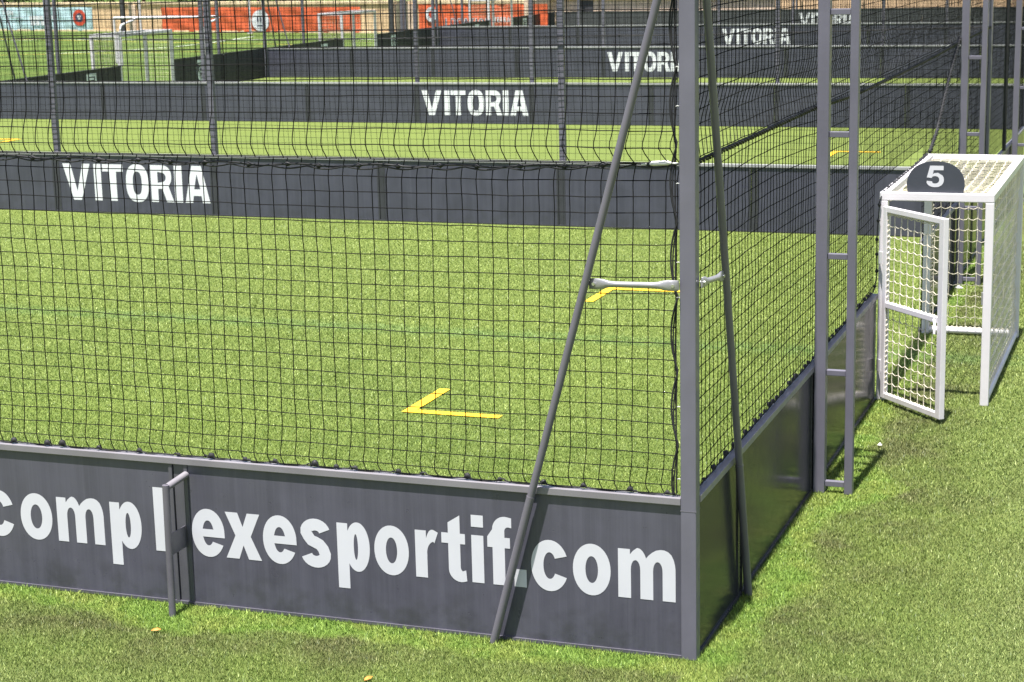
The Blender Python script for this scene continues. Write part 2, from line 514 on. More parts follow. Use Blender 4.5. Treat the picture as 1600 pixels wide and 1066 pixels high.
def g_cap(ch, wd, h=1.0, t_=0.21, th=0.2):
    """upper-case glyph in a box wd x h; t_ stem, th bar"""
    if ch == 'V':
        k = t_ * 1.12
        return [([(0, h), (wd*.5 - k*.55, 0), (wd*.5 + k*.5, 0), (wd, h), (wd - k, h), (wd*.5, h*.24), (k*1.08, h)], [])]
    if ch == 'I':
        return [([(0, 0), (wd, 0), (wd, h), (0, h)], [])]
    if ch == 'T':
        return [([(wd/2 - t_/2, 0), (wd/2 + t_/2, 0), (wd/2 + t_/2, h - th), (wd, h - th), (wd, h), (0, h), (0, h - th), (wd/2 - t_/2, h - th)], [])]
    if ch == 'O':
        return [(arc(wd/2, h/2, wd/2, h*.515, 0, 360, 36, .8)[:-1], [arc(wd/2, h/2, wd/2 - t_, h*.515 - th, 360, 0, 28, .8)[:-1]])]
    if ch == 'R':
        rr = h * .30
        o = [(0, 0), (t_, 0), (t_, h*.36), (wd*.50, h*.36), (wd - t_*1.05, 0), (wd, 0), (wd - t_*.72, h*.42)] + arc(wd*.92 - rr, h*.70, rr, h*.30, -40, 90, 12, .85) + [(0, h)]
        hole = [(t_, h*.36 + th*.8), (t_, h - th*.9)] + arc(wd*.92 - rr, h*.67, rr - t_ + .04, h*.13, 90, -90, 8)
        return [(o, [hole])]
    if ch == 'A':
        k = t_ * 1.1
        o = [(0, 0), (k, 0), (wd*.5 - k*.22 - .045*wd - .035, h*.19), (wd*.5 + k*.22 + .045*wd + .035, h*.19), (wd - k, 0), (wd, 0), (wd*.5 + k*.62, h), (wd*.5 - k*.62, h)]
        hole = [(wd*.5 - wd*.125, h*.37), (wd*.5, h*.78), (wd*.5 + wd*.125, h*.37)]
        return [(o, [hole])]
    if ch == 'L':
        return [([(0, 0), (wd, 0), (wd, th), (t_, th), (t_, h), (0, h)], [])]
    if ch == 'E':
        return [([(0, 0), (wd, 0), (wd, th), (t_, th), (t_, h*.4), (wd*.9, h*.4), (wd*.9, h*.6), (t_, h*.6), (t_, h - th), (wd, h - th), (wd, h), (0, h)], [])]
    if ch == 'N':
        return [([(0, 0), (t_, 0), (t_, h*.62), (wd - t_, 0), (wd, 0), (wd, h), (wd - t_, h), (wd - t_, h*.38), (t_, h), (0, h)], [])]
    if ch == 'C':
        return [(arc(wd/2, h/2, wd/2, h*.51, 35, 325, 28, .85) + arc(wd/2, h/2, wd/2 - t_, h*.51 - th, 325, 35, 22, .85), [])]
    if ch == '5':
        o = [(wd*.93, h), (wd*.17, h), (.0, h*.44), (wd*.28, h*.42)] + arc(wd*.46, h*.335, wd*.24, h*.175, 128, -120, 14, .9) + \
            [(wd*.30, h*.26), (0, h*.285)] + arc(wd*.46, h*.335, wd*.5, h*.345, 200, 395, 20, .9) + [(wd*.62, h*.672), (wd*.40, h*.64), (wd*.335, h*.60), (wd*.38, h*.79), (wd*.93, h*.79)]
        return [(o, [])]
    return []

def word(mb, text, x0, z0, height, widths, gap, fn, t_=0.21, th=0.2):
    x = x0
    for ch, wd in zip(text, widths):
        if ch != ' ':
            for o, hs_ in g_cap(ch, wd, 1.0, t_, th):
                mb.poly([(x + p[0] * height, z0 + p[1] * height) for p in o], [[(x + p[0] * height, z0 + p[1] * height) for p in h_] for h_ in hs_], fn)
        x += (wd + gap) * height
    return x

# ------------------------------------------------------------------ boarded walls
def board_wall(name, loc, rz, seams, label, cat='wall', group='low slate walls round the pitches', mb=None, stile_m=None, rail_m=None,
               letters=None, crest=None, L=None):
    """runs along local +x, shows its face towards local -y"""
    mb = mb or mFar
    e_ = empty(name, loc, rz, label, cat, group)
    L0, L1 = seams[0], seams[-1]
    r = MB().box(L0, L1, -0.004, 0.056, H - 0.047, H)
    r.build('top_rail', rail_m or mRail, e_, 0.004)
    MB().box(L0, L1, 0.000, 0.050, 0.004, 0.026).build('bottom_rail', stile_m or mStile, e_)
    bs = []
    for a, b_ in zip(seams[:-1], seams[1:]):
        a2 = a + (0.070 if a != L0 else 0.0); b2 = b_ - (0.070 if b_ != L1 else 0.0)
        bs.append(((a, b_), MB().box(a2, b2, 0.012, 0.024, 0.026, H - 0.047).build('board', mb, e_)))
    for i, s_ in enumerate(seams):
        st = MB()
        if i in (0, len(seams) - 1): continue
        if i > 0: st.box(s_ - 0.072, s_ - 0.045, 0.003, 0.045, 0.026, H - 0.047)
        if i < len(seams) - 1: st.box(s_ + 0.045, s_ + 0.072, 0.003, 0.045, 0.026, H - 0.047)
        a = s_ - 0.038 if i > 0 else s_
        b_ = s_ + 0.038 if i < len(seams) - 1 else s_
        if b_ > a: st.box(a, b_, 0.014, 0.070, 0.004, H - 0.047)
        if mb is mBoard:
            for zz in (.09, .13, .17, .24, .33, .47, .62, .80, .93):
                st.tube([(s_ + .059, .004, zz), (s_ + .059, -.001, zz)], .0035, 6)
        st.build('stile', stile_m or mStile, e_, 0.002)
    if letters: letters(bs)
    if crest is not None: crest(bs)
    return e_

def find_board(bs, x):
    for (a, b_), o in bs:
        if a <= x <= b_: return o
    return bs[0][1]

def seams_full():
    ctr = XL / 2
    s_ = [ctr + d for d in (-1.57, 1.57)]
    for k in range(1, 5):
        s_ += [ctr - 1.57 - 3.12 * k, ctr + 1.57 + 3.12 * k]
    s_ = sorted(s_)
    return [XL] + s_ + [0.0] if s_[0] > XL + .3 else [XL] + s_[1:-1] + [0.0]

VW = [0.87, 0.225, 0.64, 0.70, 0.69, 0.235, 0.76]
VX = [0.0, 0.985, 1.26, 1.985, 2.76, 3.485, 3.79]
def vitoria(x0, z0, hgt, dy, mat):
    def put(bs):
        par = find_board(bs, x0 + 1)
        m = MB()
        for ch, wd, xo in zip('VITORIA', VW, VX):
            for o, hs_ in g_cap(ch, wd):
                m.poly([(x0 + (xo + p[0]) * hgt, z0 + p[1] * hgt) for p in o], [[(x0 + (xo + p[0]) * hgt, z0 + p[1] * hgt) for p in h_] for h_ in hs_],
                       lambda x, y: (x, dy, y))
        m.build('lettering', mat, par)
    return put

# front wall of the near pitch with its web address
F_SEAMS = [-9.63, -6.52, -3.515, 0.0]
LET = [('c', -5.112, .25), ('o', -4.81, .26), ('m', -4.508, .378), ('p', -4.077, .246), ('l', -3.725, .083),
       ('e', -3.436, .25), ('x', -3.18, .269), ('e', -2.895, .25), ('s', -2.614, .22), ('p', -2.345, .235), ('o', -2.077, .246),
       ('r', -1.784, .162), ('t', -1.598, .172), ('i', -1.39, .082), ('f', -1.28, .166), ('.', -1.10, .082),
       ('c', -0.985, .25), ('o', -0.705, .249), ('m', -0.407, .371)]
def web(bs):
    groups = {}
    for ch, x, wd in LET:
        par = find_board(bs, x + wd / 2)
        m = groups.setdefault(par.name, (par, MB()))[1]
        for o, hs_ in g_low(ch, wd):
            m.poly([(x + p[0], .37 + p[1]) for p in o], [[(x + p[0], .37 + p[1]) for p in h_] for h_ in hs_], lambda a, b_: (a, 0.0105, b_))
    for par, m in groups.values():
        m.build('lettering', mVinyl, par)
board_wall('board_wall', (0, 0, 0), 0, F_SEAMS, 'slate wall in the foreground lettered complexesportif.com in white', mb=mBoard, letters=web)

# far walls of the five pitches, each lettered VITORIA
WL = ['slate wall lettered VITORIA closing the nearest pitch behind its yellow marks',
      'slate wall lettered VITORIA second behind the nearest pitch',
      'slate wall lettered VITORIA third behind the nearest pitch',
      'slate wall lettered VITORIA fourth behind the nearest pitch',
      'darkest and farthest VITORIA wall, right against the ochre building']
sf = seams_full()
for k in range(1, 6):
    board_wall('board_wall', (0, YW[k], 0), 0, sf, WL[k - 1], mb=mLast if k == 5 else mFar, rail_m=mLast if k == 5 else mRailFar, stile_m=mLast if k == 5 else mStileFar,
               letters=vitoria(-15.76, 0.215, 0.64, 0.0100, mFarV))

# side walls on the right end (facing +x)
def side_wall(y0, y1, seams, label):
    # local x -> world y ; local -y -> world +x
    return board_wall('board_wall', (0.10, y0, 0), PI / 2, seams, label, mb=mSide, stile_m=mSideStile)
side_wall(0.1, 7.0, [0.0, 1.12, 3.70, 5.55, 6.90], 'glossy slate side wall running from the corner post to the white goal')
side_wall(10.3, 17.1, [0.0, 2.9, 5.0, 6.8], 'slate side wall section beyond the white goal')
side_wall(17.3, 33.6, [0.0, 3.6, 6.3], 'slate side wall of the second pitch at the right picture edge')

# left end walls (their inner face looks to +x)
def crest_on(yc):
    def put(bs):
        par = find_board(bs, yc)
        m = MB()
        z0, z1, hw = .22, .93, .27
        def shield(s_):
            w_ = hw * s_
            zc = .62; hh = .31 * s_
            o = [(yc - w_, zc + hh), (yc + w_, zc + hh)]
            o += [(yc + w_ * math.cos(a) ** .8, zc - hh * 1.25 * math.sin(a)) for a in [i * PI / 16 for i in range(0, 8)]]
            o += [(yc, zc - hh * 1.3)]
            o += [(yc - w_ * math.cos(a) ** .8, zc - hh * 1.25 * math.sin(a)) for a in [i * PI / 16 for i in range(7, -1, -1)]]
            return o
        fn = lambda a, b_: (a, 0.0100, b_)
        m.poly(shield(1.0), [shield(.70)[::-1]], fn)
        m.poly([(yc - .13, .80), (yc + .13, .80), (yc + .13, .74), (yc - .13, .74)][::-1], [], fn)
        m.poly(arc(yc, .60, .10, .10, 0, 360, 20)[:-1], [arc(yc, .60, .055, .055, 360, 0, 16)[:-1]], fn)
        m.poly([(yc - .17, .52), (yc - .11, .52), (yc, .36), (yc + .11, .52), (yc + .17, .52), (yc, .27)][::-1], [], fn)
        m.build('crest', mCrest, par)
    return put
for k in (2, 3, 4):
    y0, y1 = YW[k], YW[k + 1]
    ym = (y0 + y1) / 2
    pos = ['third', 'fourth', 'fifth'][k - 2]
    for a, b_, side in ((y0 + .1, ym - 1.65, 'nearer'), (ym + 1.65, y1 - .1, 'farther')):
        cy0 = (ym - 3.35) if side == 'nearer' else (ym + 3.35)
        Ls = b_ - a
        board_wall('board_wall', (XL - .1 + .1, a, 0), PI / 2, [0, Ls * .5, Ls], f'near-black end wall with pale crest on the {side} side of the {pos} pitch goal',
                   group='dark end walls at the far left end of the pitches', mb=mEnd, stile_m=mEnd, rail_m=mEnd, crest=crest_on(cy0 - a))

# ------------------------------------------------------------------ ground
g = MB()
g.v = [(-420, -60, 0), (300, -60, 0), (300, 520, 0), (-420, 520, 0)]
g.f = [(0, 1, 2, 3)]; g.sm = [False]
tag(g.build('ground', mG), kind='structure')

def mark(x, y, dx, dy):
    m = MB(); z = 0.012; wln = .115
    def strip(a, b_, c_, d_):
        o = len(m.v)
        m.v += [(a, b_, z), (c_, b_, z), (c_, d_, z), (a, d_, z)]
        m.f.append((o, o + 1, o + 2, o + 3)); m.sm.append(False)
    xa, xb = sorted((x, x + dx)); strip(xa, y - wln / 2, xb, y + wln / 2)
    ya, yb = sorted((y + math.copysign(wln / 2, dy), y + dy))
    strip(x if dx > 0 else x - wln, ya, x + wln if dx > 0 else x, yb)
    tag(m.build('pitch_marking', mY), kind='structure')
for k in range(5):
    ya = 5.41 if k == 0 else YW[k] + 5.15
    yb = 12.1 if k == 0 else YW[k + 1] - 5.15
    for x, dx in ((-4.2, 1.0), (XL + 4.2, -1.0)):
        mark(x, ya, dx, 0.93); mark(x, yb, dx, -0.93)

def line(pts, wd, mat):
    m = MB()
    for a, b_ in zip(pts[:-1], pts[1:]):
        a = Vector((*a, 0.012)); b_ = Vector((*b_, 0.012))
        n_ = (b_ - a).normalized().cross(Vector((0, 0, 1))) * wd / 2
        o = len(m.v)
        m.v += [tuple(a + n_), tuple(b_ + n_), tuple(b_ - n_), tuple(a - n_)]
        m.f.append((o, o + 1, o + 2, o + 3)); m.sm.append(False)
    tag(m.build('field_line', mat), kind='structure')
line([(-75, 83.8), (-48.4, 75.0), (-37, 71.2)], .22, mYF)
line([(-62, 60.5), (-47.9, 64.3), (-40, 66.4)], .18, mYF)
line([(-47.9, 64.6), (-46.5, 65.9), (-45.2, 67.8), (-44.3, 70.0), (-44.2, 73.4), (-45.1, 80.2)], .16, mWL)
line([(-70, 78.8), (-46.2, 77.0), (-34, 76.0)], .16, mWL)

# ------------------------------------------------------------------ turf pile (blades)
def blades():
    P = []
    Rm = np.array([list(r2), list(u2), list(fwd)])
    c0 = np.array(CAM)
    ntry = 11000000
    xs = rng.uniform(-17.0, 4.2, ntry); ys = rng.uniform(-2.6, 17.1, ntry)
    d = np.sqrt((xs - c0[0]) ** 2 + (ys - c0[1]) ** 2 + c0[2] ** 2)
    rel = np.stack([xs, ys, np.zeros(ntry)], 1) - c0
    q = rel @ Rm.T
    u_ = q[:, 0] / q[:, 2] * FPX; v_ = q[:, 1] / q[:, 2] * FPX
    keep = (np.abs(u_) < 930) & (v_ > -680)
    dens = np.clip((10.3 / d) ** 2.3, 0, 1)
    keep &= rng.random(ntry) < dens
    keep &= ~((np.abs(ys - .03) < .035) & (xs < .1)) & ~((xs > .03) & (xs < .105) & (ys > 0) & (ys < 7))
    # thinner pile on painted marks keeps them readable
    xs, ys, d = xs[keep], ys[keep], d[keep]
    on = np.zeros(len(xs), bool)
    for (a, b_, c_, e_) in ((-4.21, -3.19, 5.35, 5.47), (-4.21, -4.08, 5.35, 6.35), (-4.21, -3.19, 12.04, 12.16), (-4.21, -4.08, 11.16, 12.16)):
        on |= (xs > a) & (xs < b_) & (ys > c_) & (ys < e_)
    xs, ys, d = xs[~on], ys[~on], d[~on]
    n = len(xs)
    sc = np.clip(d / 11.0, 1, 2.2)
    wd = rng.uniform(.0013, .0026, n) * sc
    hh = rng.uniform(.006, .021, n) * sc ** .25
    out = (ys < 0) | (xs > .1)
    nearw = ((ys < 0) & (ys > -.10)) | ((xs > .1) & (xs < .19) & (ys > 0))
    hh = np.where(out, hh * 1.2, hh) * np.where(nearw, 1.3, 1.0)
    wd = np.where(out, wd * 1.15, wd)
    th = rng.uniform(0, 2 * np.pi, n); ph = rng.uniform(0, 2 * np.pi, n)
    lean = rng.uniform(.1, 1.0, n) * hh
    base = np.stack([xs, ys, np.zeros(n)], 1)
    w_ = np.stack([np.cos(th), np.sin(th), np.zeros(n)], 1) * wd[:, None]
    tip = base + np.stack([np.cos(ph) * lean, np.sin(ph) * lean, hh], 1)
    V = np.stack([base - w_, base + w_, tip], 1).reshape(-1, 3)
    me = bpy.data.meshes.new('turf_pile')
    me.vertices.add(3 * n); me.vertices.foreach_set('co', V.ravel())
    me.loops.add(3 * n); me.loops.foreach_set('vertex_index', np.arange(3 * n, dtype=np.int32))
    me.polygons.add(n)
    me.polygons.foreach_set('loop_start', np.arange(0, 3 * n, 3, dtype=np.int32))
    me.polygons.foreach_set('loop_total', np.full(n, 3, np.int32))
    me.update(calc_edges=True)
    me.materials.append(mB)
    ob = bpy.data.objects.new('turf_grass', me)
    C.objects.link(ob)
    tag(ob, 'short pile of artificial turf covering pitch and walkway', 'turf', kind='stuff')
    print('blades', n)
blades()

# ------------------------------------------------------------------ posts
def corner_post(y, label):
    e_ = empty('corner_post', (0, y, 0), 0, label, 'post', 'corner posts holding up the nets')
    MB().box(0.0, 0.098, 0.0, 0.098, 0, 5.7).build('pole', mPost, e_, 0.006)
    MB().box(-.001, 0.099, -.001, 0.099, 0.966, 0.971).build('joint_seam', mTube, e_)
    return e_
def flat_link(a, b_, side, par):
    """tube flattened at both ends, with a bolt through each end"""
    a, b_ = Vector(a), Vector(b_)
    m = MB(); n = 12; L = (b_ - a).length; d = (b_ - a).normalized()
    ob = len(m.v)
    prof = [(0, .033, .005), (.060, .033, .005), (.090, .030, .009), (.125, .021, .017), (.16, .018, .018)]
    prof = prof + [(L - p[0], p[1], p[2]) for p in reversed(prof)]
    side = Vector(side).normalized(); upv = Vector((0, 0, 1))
    for s_, hz, hy in prof:
        for k in range(n):
            th = 2 * PI * k / n
            m.v.append(tuple(a + d * s_ + upv * hz * math.cos(th) + side * hy * math.sin(th)))
    for i in range(len(prof) - 1):
        for k in range(n):
            k2 = (k + 1) % n
            m.f.append((i * n + k, i * n + k2, (i + 1) * n + k2, (i + 1) * n + k)); m.sm.append(True)
    m.f.append(tuple(reversed(range(n)))); m.sm.append(False)
    m.f.append(tuple((len(prof) - 1) * n + k for k in range(n))); m.sm.append(False)
    lk = m.build('link_bar', mGalv, par)
    for s_ in (.03, L - .03):
        c_ = a + d * s_
        MB().tube([c_ - side * .016, c_ + side * .016], .011, 6).build('bolt', mBolt, lk)
    return lk

cpost = corner_post(0.0, 'tall grey square corner post at the near corner of the lettered wall')
def brace(par, foot, top, r, name='brace'):
    f_, t_ = Vector(foot), Vector(top)
    k = f_ + (t_ - f_) * ((1.0 - f_.z) / (t_.z - f_.z))
    m = MB().tube([f_, k], r * 1.10, 14)
    m.tube([k, t_], r, 14)
    return m.build(name, mTube, par)
brace(cpost, (-1.236, -0.052, -.02), (0.012, -0.040, 4.52), .0245)
brace(cpost, (0.140, 1.275, -.02), (0.125, 0.04, 4.52), .0245)
flat_link((-0.555, -0.035, 2.372), (0.0, -0.035, 2.380), (0, -1, 0), cpost)
flat_link((0.128, 0.585, 2.34), (0.118, 0.07, 2.385), (1, 0, 0), cpost)
MB().box(-.03, 0.004, -.032, -.026, 2.35, 2.41).build('bracket', mGalv, cpost)
cp2 = corner_post(YW[1], 'tall grey square corner post at the far right corner of the nearest pitch')
cp3 = None

def tall_post(x, y, label):
    e_ = empty('net_post', (x, y, 0), 0, label, 'post', 'grey net posts along the pitch walls')
    MB().box(-.05, .05, .058, .145, 0, 5.7).build('pole', mPost, e_, 0.005)
    cpz = MB().box(-.055, .055, .053, .150, 5.7, 5.72); cpz.build('cap', mTube, e_)
    return e_
ordw = ['first', 'second', 'third', 'fourth', 'fifth']
pname = {-6.50: 'right', -12.76: 'just right of the VITORIA lettering', -15.90: 'just left of the VITORIA lettering', -22.12: 'well left of the VITORIA lettering'}
proto_post = None
for k in range(1, 6):
    for x, nm in pname.items():
        if k == 1 and x < -20: continue
        lab = f'grey net post on the {ordw[k-1]} VITORIA wall, ' + ('far to the right of its lettering' if nm == 'right' else nm)
        if proto_post is None:
            proto_post = tall_post(x, YW[k], lab)
        else:
            o = copy_tree(proto_post); o.location = (x, YW[k], 0); o['label'] = lab

def ladder(y, label, proto=None):
    if proto is not None:
        o = copy_tree(proto); o.location = (0.0, y, 0); o['label'] = label; return o
    e_ = empty('ladder_post', (0.0, y, 0), 0, label, 'post', 'ladder shaped net posts outside the side wall')
    MB().box(.103, .195, -.10, 0.0, 0, 5.72).build('inner_leg', mPost, e_, 0.006)
    MB().box(.352, .418, -.09, -.01, 0, 5.72).build('outer_leg', mPost, e_, 0.006)
    for z in (.10, 1.02, 1.96, 2.92, 3.86, 4.80, 5.67):
        MB().box(.197, .350, -.075, -.025, z - .045, z).build('rung', mPost, e_, 0.004)
    return e_
lad = ladder(3.87, 'ladder shaped grey post standing between corner post and white goal')
ladder(13.45, 'ladder shaped grey post behind the white goal', lad)
ladder(17.2 + 3.85, 'ladder shaped grey post at the right picture edge', lad)

# left end posts
for k in (2, 3, 4):
    ym = (YW[k] + YW[k + 1]) / 2
    for dy, nm in ((-4.85, 'nearer'), (4.95, 'farther')):
        o = copy_tree(proto_post); o.location = (XL - .05, ym + dy, 0); o.rotation_euler = (0, 0, PI / 2)
        o['label'] = f"net post on the {nm} part of the {['third','fourth','fifth'][k-2]} pitch's left end wall"
        o['group'] = 'net posts along the left end walls'
    e_ = empty('corner_post', (XL - .1, YW[k], 0), 0, f"corner post with slanting brace at the left end of the {ordw[k-1]} VITORIA wall", 'post', 'corner posts at the left end')
    MB().box(0.0, 0.098, 0.0, 0.098, 0, 5.7).build('pole', mPost, e_, 0.006)
    MB().tube([(1.28, .12, 0), (.05, .12, 4.5)], .026, 8).build('brace', mTube, e_)
    MB().tube([(-.03, 1.3, 0), (-.03, .1, 4.5)], .026, 8).build('brace', mTube, e_)

# bent pipe stub bracing the front wall
st = empty('wall_brace', (-3.49, -.02, 0), 0, 'short bent grey pipe propping the lettered wall between l and e', 'brace')
px = -3.49
MB().tube([(.035, 0.03, .935), (.012, -.185, .905)], .024, 14).build('top_pipe', mRail, st)
MB().tube([(.008, -.195, .922), (.0, -.200, 0)], .0245, 14).build('upright_pipe', mTube, st)
MB().box(-.001, .007, -.178, 0.028, .42, .57).build('link_plate', mTube, st)

# ------------------------------------------------------------------ nets
def net_piece(name, org, du, ulist, zlist, fn, rad, label, group, knots=True, cat='net', mat=None, skip=None, parent=None):
    """fn(u,z)->(du_shift, dv_shift, dz_shift); du unit direction, v = horizontal normal"""
    du = np.array(du, float); dv = np.array([-du[1], du[0], 0.0]); org = np.array(org, float)
    U, Z = np.meshgrid(ulist, zlist, indexing='ij')
    a, b_, c_ = fn(U, Z)
    P = org + (U + a)[..., None] * du + b_[..., None] * dv + (Z + c_)[..., None] * np.array([0, 0, 1.0])
    ok = np.ones(U.shape, bool) if skip is None else ~skip(U, Z)
    lines = []
    def runs(Q, m_):
        i = 0
        while i < len(m_):
            if m_[i]:
                j = i
                while j + 1 < len(m_) and m_[j + 1]: j += 1
                if j > i: lines.append(Q[i:j + 1])
                i = j + 1
            else: i += 1
    def smooth(Q):
        n_ = len(Q)
        if not knots or n_ < 3: return Q
        t_ = np.arange(0, n_ - 1 + 1e-6, 1 / 3.0); i_ = np.clip(t_.astype(int), 0, n_ - 2); f_ = (t_ - i_)[:, None]
        p0 = Q[np.clip(i_ - 1, 0, n_ - 1)]; p1 = Q[i_]; p2 = Q[i_ + 1]; p3 = Q[np.clip(i_ + 2, 0, n_ - 1)]
        return .5 * (2 * p1 + (p2 - p0) * f_ + (2 * p0 - 5 * p1 + 4 * p2 - p3) * f_ ** 2 + (3 * p1 - p0 - 3 * p2 + p3) * f_ ** 3)
    for i in range(U.shape[0]): runs(P[i], ok[i])
    for j in range(U.shape[1]): runs(P[:, j], ok[:, j])
    lines = [smooth(l) for l in lines]
    kn = P[ok] if knots else None
    o = strands(lines, rad, name, mat or mNet, parent, kn, rad * 1.9)
    if parent is None: tag(o, label, cat, group)
    return o, P

GN = 'black nets hanging above the pitch walls'
Zr = 3.10
def jit(shape, s_, seed, sm=1):
    r_ = np.random.default_rng(seed)
    a = r_.normal(0, s_, shape)
    for _ in range(sm):
        a = (a + np.roll(a, 1, 0) + np.roll(a, -1, 0)) / 1.9
        a = (a + np.roll(a, 1, 1) + np.roll(a, -1, 1)) / 1.9
    return a
def colj(shape, s_, seed):
    r_ = np.random.default_rng(seed)
    return np.cumsum(r_.normal(0, s_, shape[0]))[:, None] * 0 + r_.normal(0, s_, shape[0])[:, None] + 0 * np.zeros(shape)

# front net, lower: rail to rope.  u runs from the post to the left
ul = np.arange(0.0, 7.6, .1005)
zl = np.concatenate([[H + .012], np.arange(H + .075, Zr - .02, .0985), [Zr - .004]])
def f_low(U, Z):
    s_ = U.shape
    lowb = np.exp(-((Z - H - .10) / .07) ** 2)
    low0 = np.exp(-((Z - H) / .035) ** 2)
    a = jit(s_, .0028, 1) + .020 * lowb - .012 * low0 + .012 * np.sin(Z * 1.3 + U * .4)
    edge = np.exp(-(U / .28)); edge0 = (U < .01)
    a = a + edge0 * .028
    c_ = jit(s_, .0022, 2) - .010 * np.sin(np.clip(U, 0, 7) * .9) + .016 * edge * np.sin(Z * 3.0)
    c_ = np.where(Z < H + .02, 0, c_); c_ = np.where(Z > Zr - .02, 0, c_)
    a = np.where(Z > Zr - .02, a - .02, a)
    return a, jit(s_, .004, 3) , c_
front_low, PFL = net_piece('pitch_net', (0, .028, 0), (-1, 0, 0), ul, zl, f_low, .0038, 'black net between the lettered wall and the rope above it', GN)
zu = np.concatenate([[Zr + .006], np.arange(Zr + .085, 5.65, .1005)])
def f_up(U, Z):
    s_ = U.shape
    d = Z - Zr
    am = .22 + 1.1 * np.exp(-U / 1.2)
    a = jit(s_, .0025, 5) + am * (.022 * np.exp(-((d - .10) / .06) ** 2) - .022 * np.exp(-(d / .05) ** 2) + .004 * np.exp(-((d - .28) / .1) ** 2)) + .006 * np.sin(d * 9) * np.exp(-d / .5)
    a = a + (U < .01) * .028 + .010 * np.sin(Z * 1.1)
    c_ = jit(s_, .002, 6) + .012 * np.sin(U * .8 + 1)
    c_ = np.where(d < .02, 0, c_)
    return a, jit(s_, .004, 7) + .05 * np.exp(-((d - .12) / .1) ** 2), c_
net_piece('pitch_net', (0, .028, 0), (-1, 0, 0), ul, zu, f_up, .0038, 'black net above the rope over the lettered wall', GN)

# side net, lower and upper: u runs away from the corner post
us = np.arange(0.10, 17.2, .1005)
hole = lambda U, Z: (U > 6.98) & (U < 10.32) & (Z < 2.06)
hole2 = lambda U, Z: ((U > 6.98) & (U < 10.25) & (Z < 2.04)) | ((U >= 10.2) & (U < 13.4) & (Z < 2.0 + (U - 10.2) * .34) & (Z < 3.0) & (Z > 1.06) & (Z < 1.06))
def f_slow(U, Z):
    s_ = U.shape
    lowb = np.exp(-((Z - H - .10) / .07) ** 2)
    a = jit(s_, .002, 11) + .03 * lowb + .015 * np.sin(Z * 1.3)
    c_ = jit(s_, .0016, 12) + .05 * np.sin(np.clip((U - .1) / 3.7, 0, 1) * PI) * ((Z - H) / 2.05) * np.where(U < 3.8, 1, 0) - .035 * np.sin(np.clip((U - 3.8) / 3.2, 0, 1) * PI)
    c_ = np.where(Z < H + .02, 0, c_); c_ = np.where(Z > Zr - .02, 0, c_)
    return a, jit(s_, .003, 13), c_
side_low, PSL = net_piece('pitch_net', (0.055, 0, 0), (0, 1, 0), us, zl, f_slow, .0034, 'black net along the side wall, below the sagging rope', GN, skip=hole)
def f_sup(U, Z):
    s_ = U.shape
    d = Z - Zr
    w1 = np.sin(np.clip((U - .1) / 3.7, 0, 1) * PI) + np.sin(np.clip((U - 3.8) / 9.5, 0, 1) * PI)
    a = jit(s_, .002, 15) + .05 * np.exp(-((d - .12) / .09) ** 2) - .03 * np.exp(-(d / .05) ** 2)
    c_ = jit(s_, .0016, 16) + .05 * np.exp(-d / .9) * w1 * (1 - np.exp(-d / .15))
    return a, jit(s_, .003, 17) + .06 * np.exp(-((d - .15) / .15) ** 2), c_
net_piece('pitch_net', (0.055, 0, 0), (0, 1, 0), us, zu, f_sup, .0034, 'black net along the side wall, above the sagging rope', GN)

# far nets: plain straight cords
def far_net(org, du, L, label, spacing=.10, rad=.0034, skip=None, group=GN, u0=0.0):
    ulist = np.arange(u0, L, spacing)
    zlist = np.arange(H + .02, 5.65, spacing)
    def fn(U, Z):
        s_ = U.shape
        r_ = np.random.default_rng(int(abs(org[0]) * 7 + org[1] * 3) + 1)
        a = .03 * np.sin(Z * 1.7 + U * .35)
        a = a + r_.normal(0, .006, s_[0])[:, None]
        c_ = .04 * np.sin(U * .5) * np.sin((Z - H) * .6) + r_.normal(0, .006, s_[1])[None, :]
        return a, .03 * np.sin(U * .7 + Z), c_
    Zs = zlist[::4] if skip is None else zlist
    o, _ = net_piece('pitch_net', org, du, ulist, zlist, fn, rad, label, group, knots=False, skip=skip)
    return o
far_net((0, YW[1] + .03, 0), (-1, 0, 0), 21.0, 'black net above the first VITORIA wall behind the nearest pitch')
far_net((0, YW[2] + .03, 0), (-1, 0, 0), 28.65, 'black net above the second VITORIA wall', rad=.0034)
far_net((0, YW[3] + .03, 0), (-1, 0, 0), 28.65, 'black net above the third VITORIA wall', spacing=.12, rad=.0024)
far_net((0, YW[4] + .03, 0), (-1, 0, 0), 28.65, 'black net above the fourth VITORIA wall', spacing=.14, rad=.0022)
far_net((0.055, YW[1] + .1, 0), (0, 1, 0), 6.3, 'black net over the side wall of the second pitch', rad=.0034)
for k in (2, 3):
    c_ = (YW[k + 1] - YW[k]) / 2
    far_net((XL, YW[k], 0), (0, 1, 0), YW[k + 1] - YW[k], f"black net over the left end wall of the {['third','fourth'][k-2]} pitch", spacing=.12, rad=.0026,
            skip=lambda U, Z, c_=c_: (abs(U - c_) < 1.65) & (Z < 2.05), group='black nets over the left end walls')

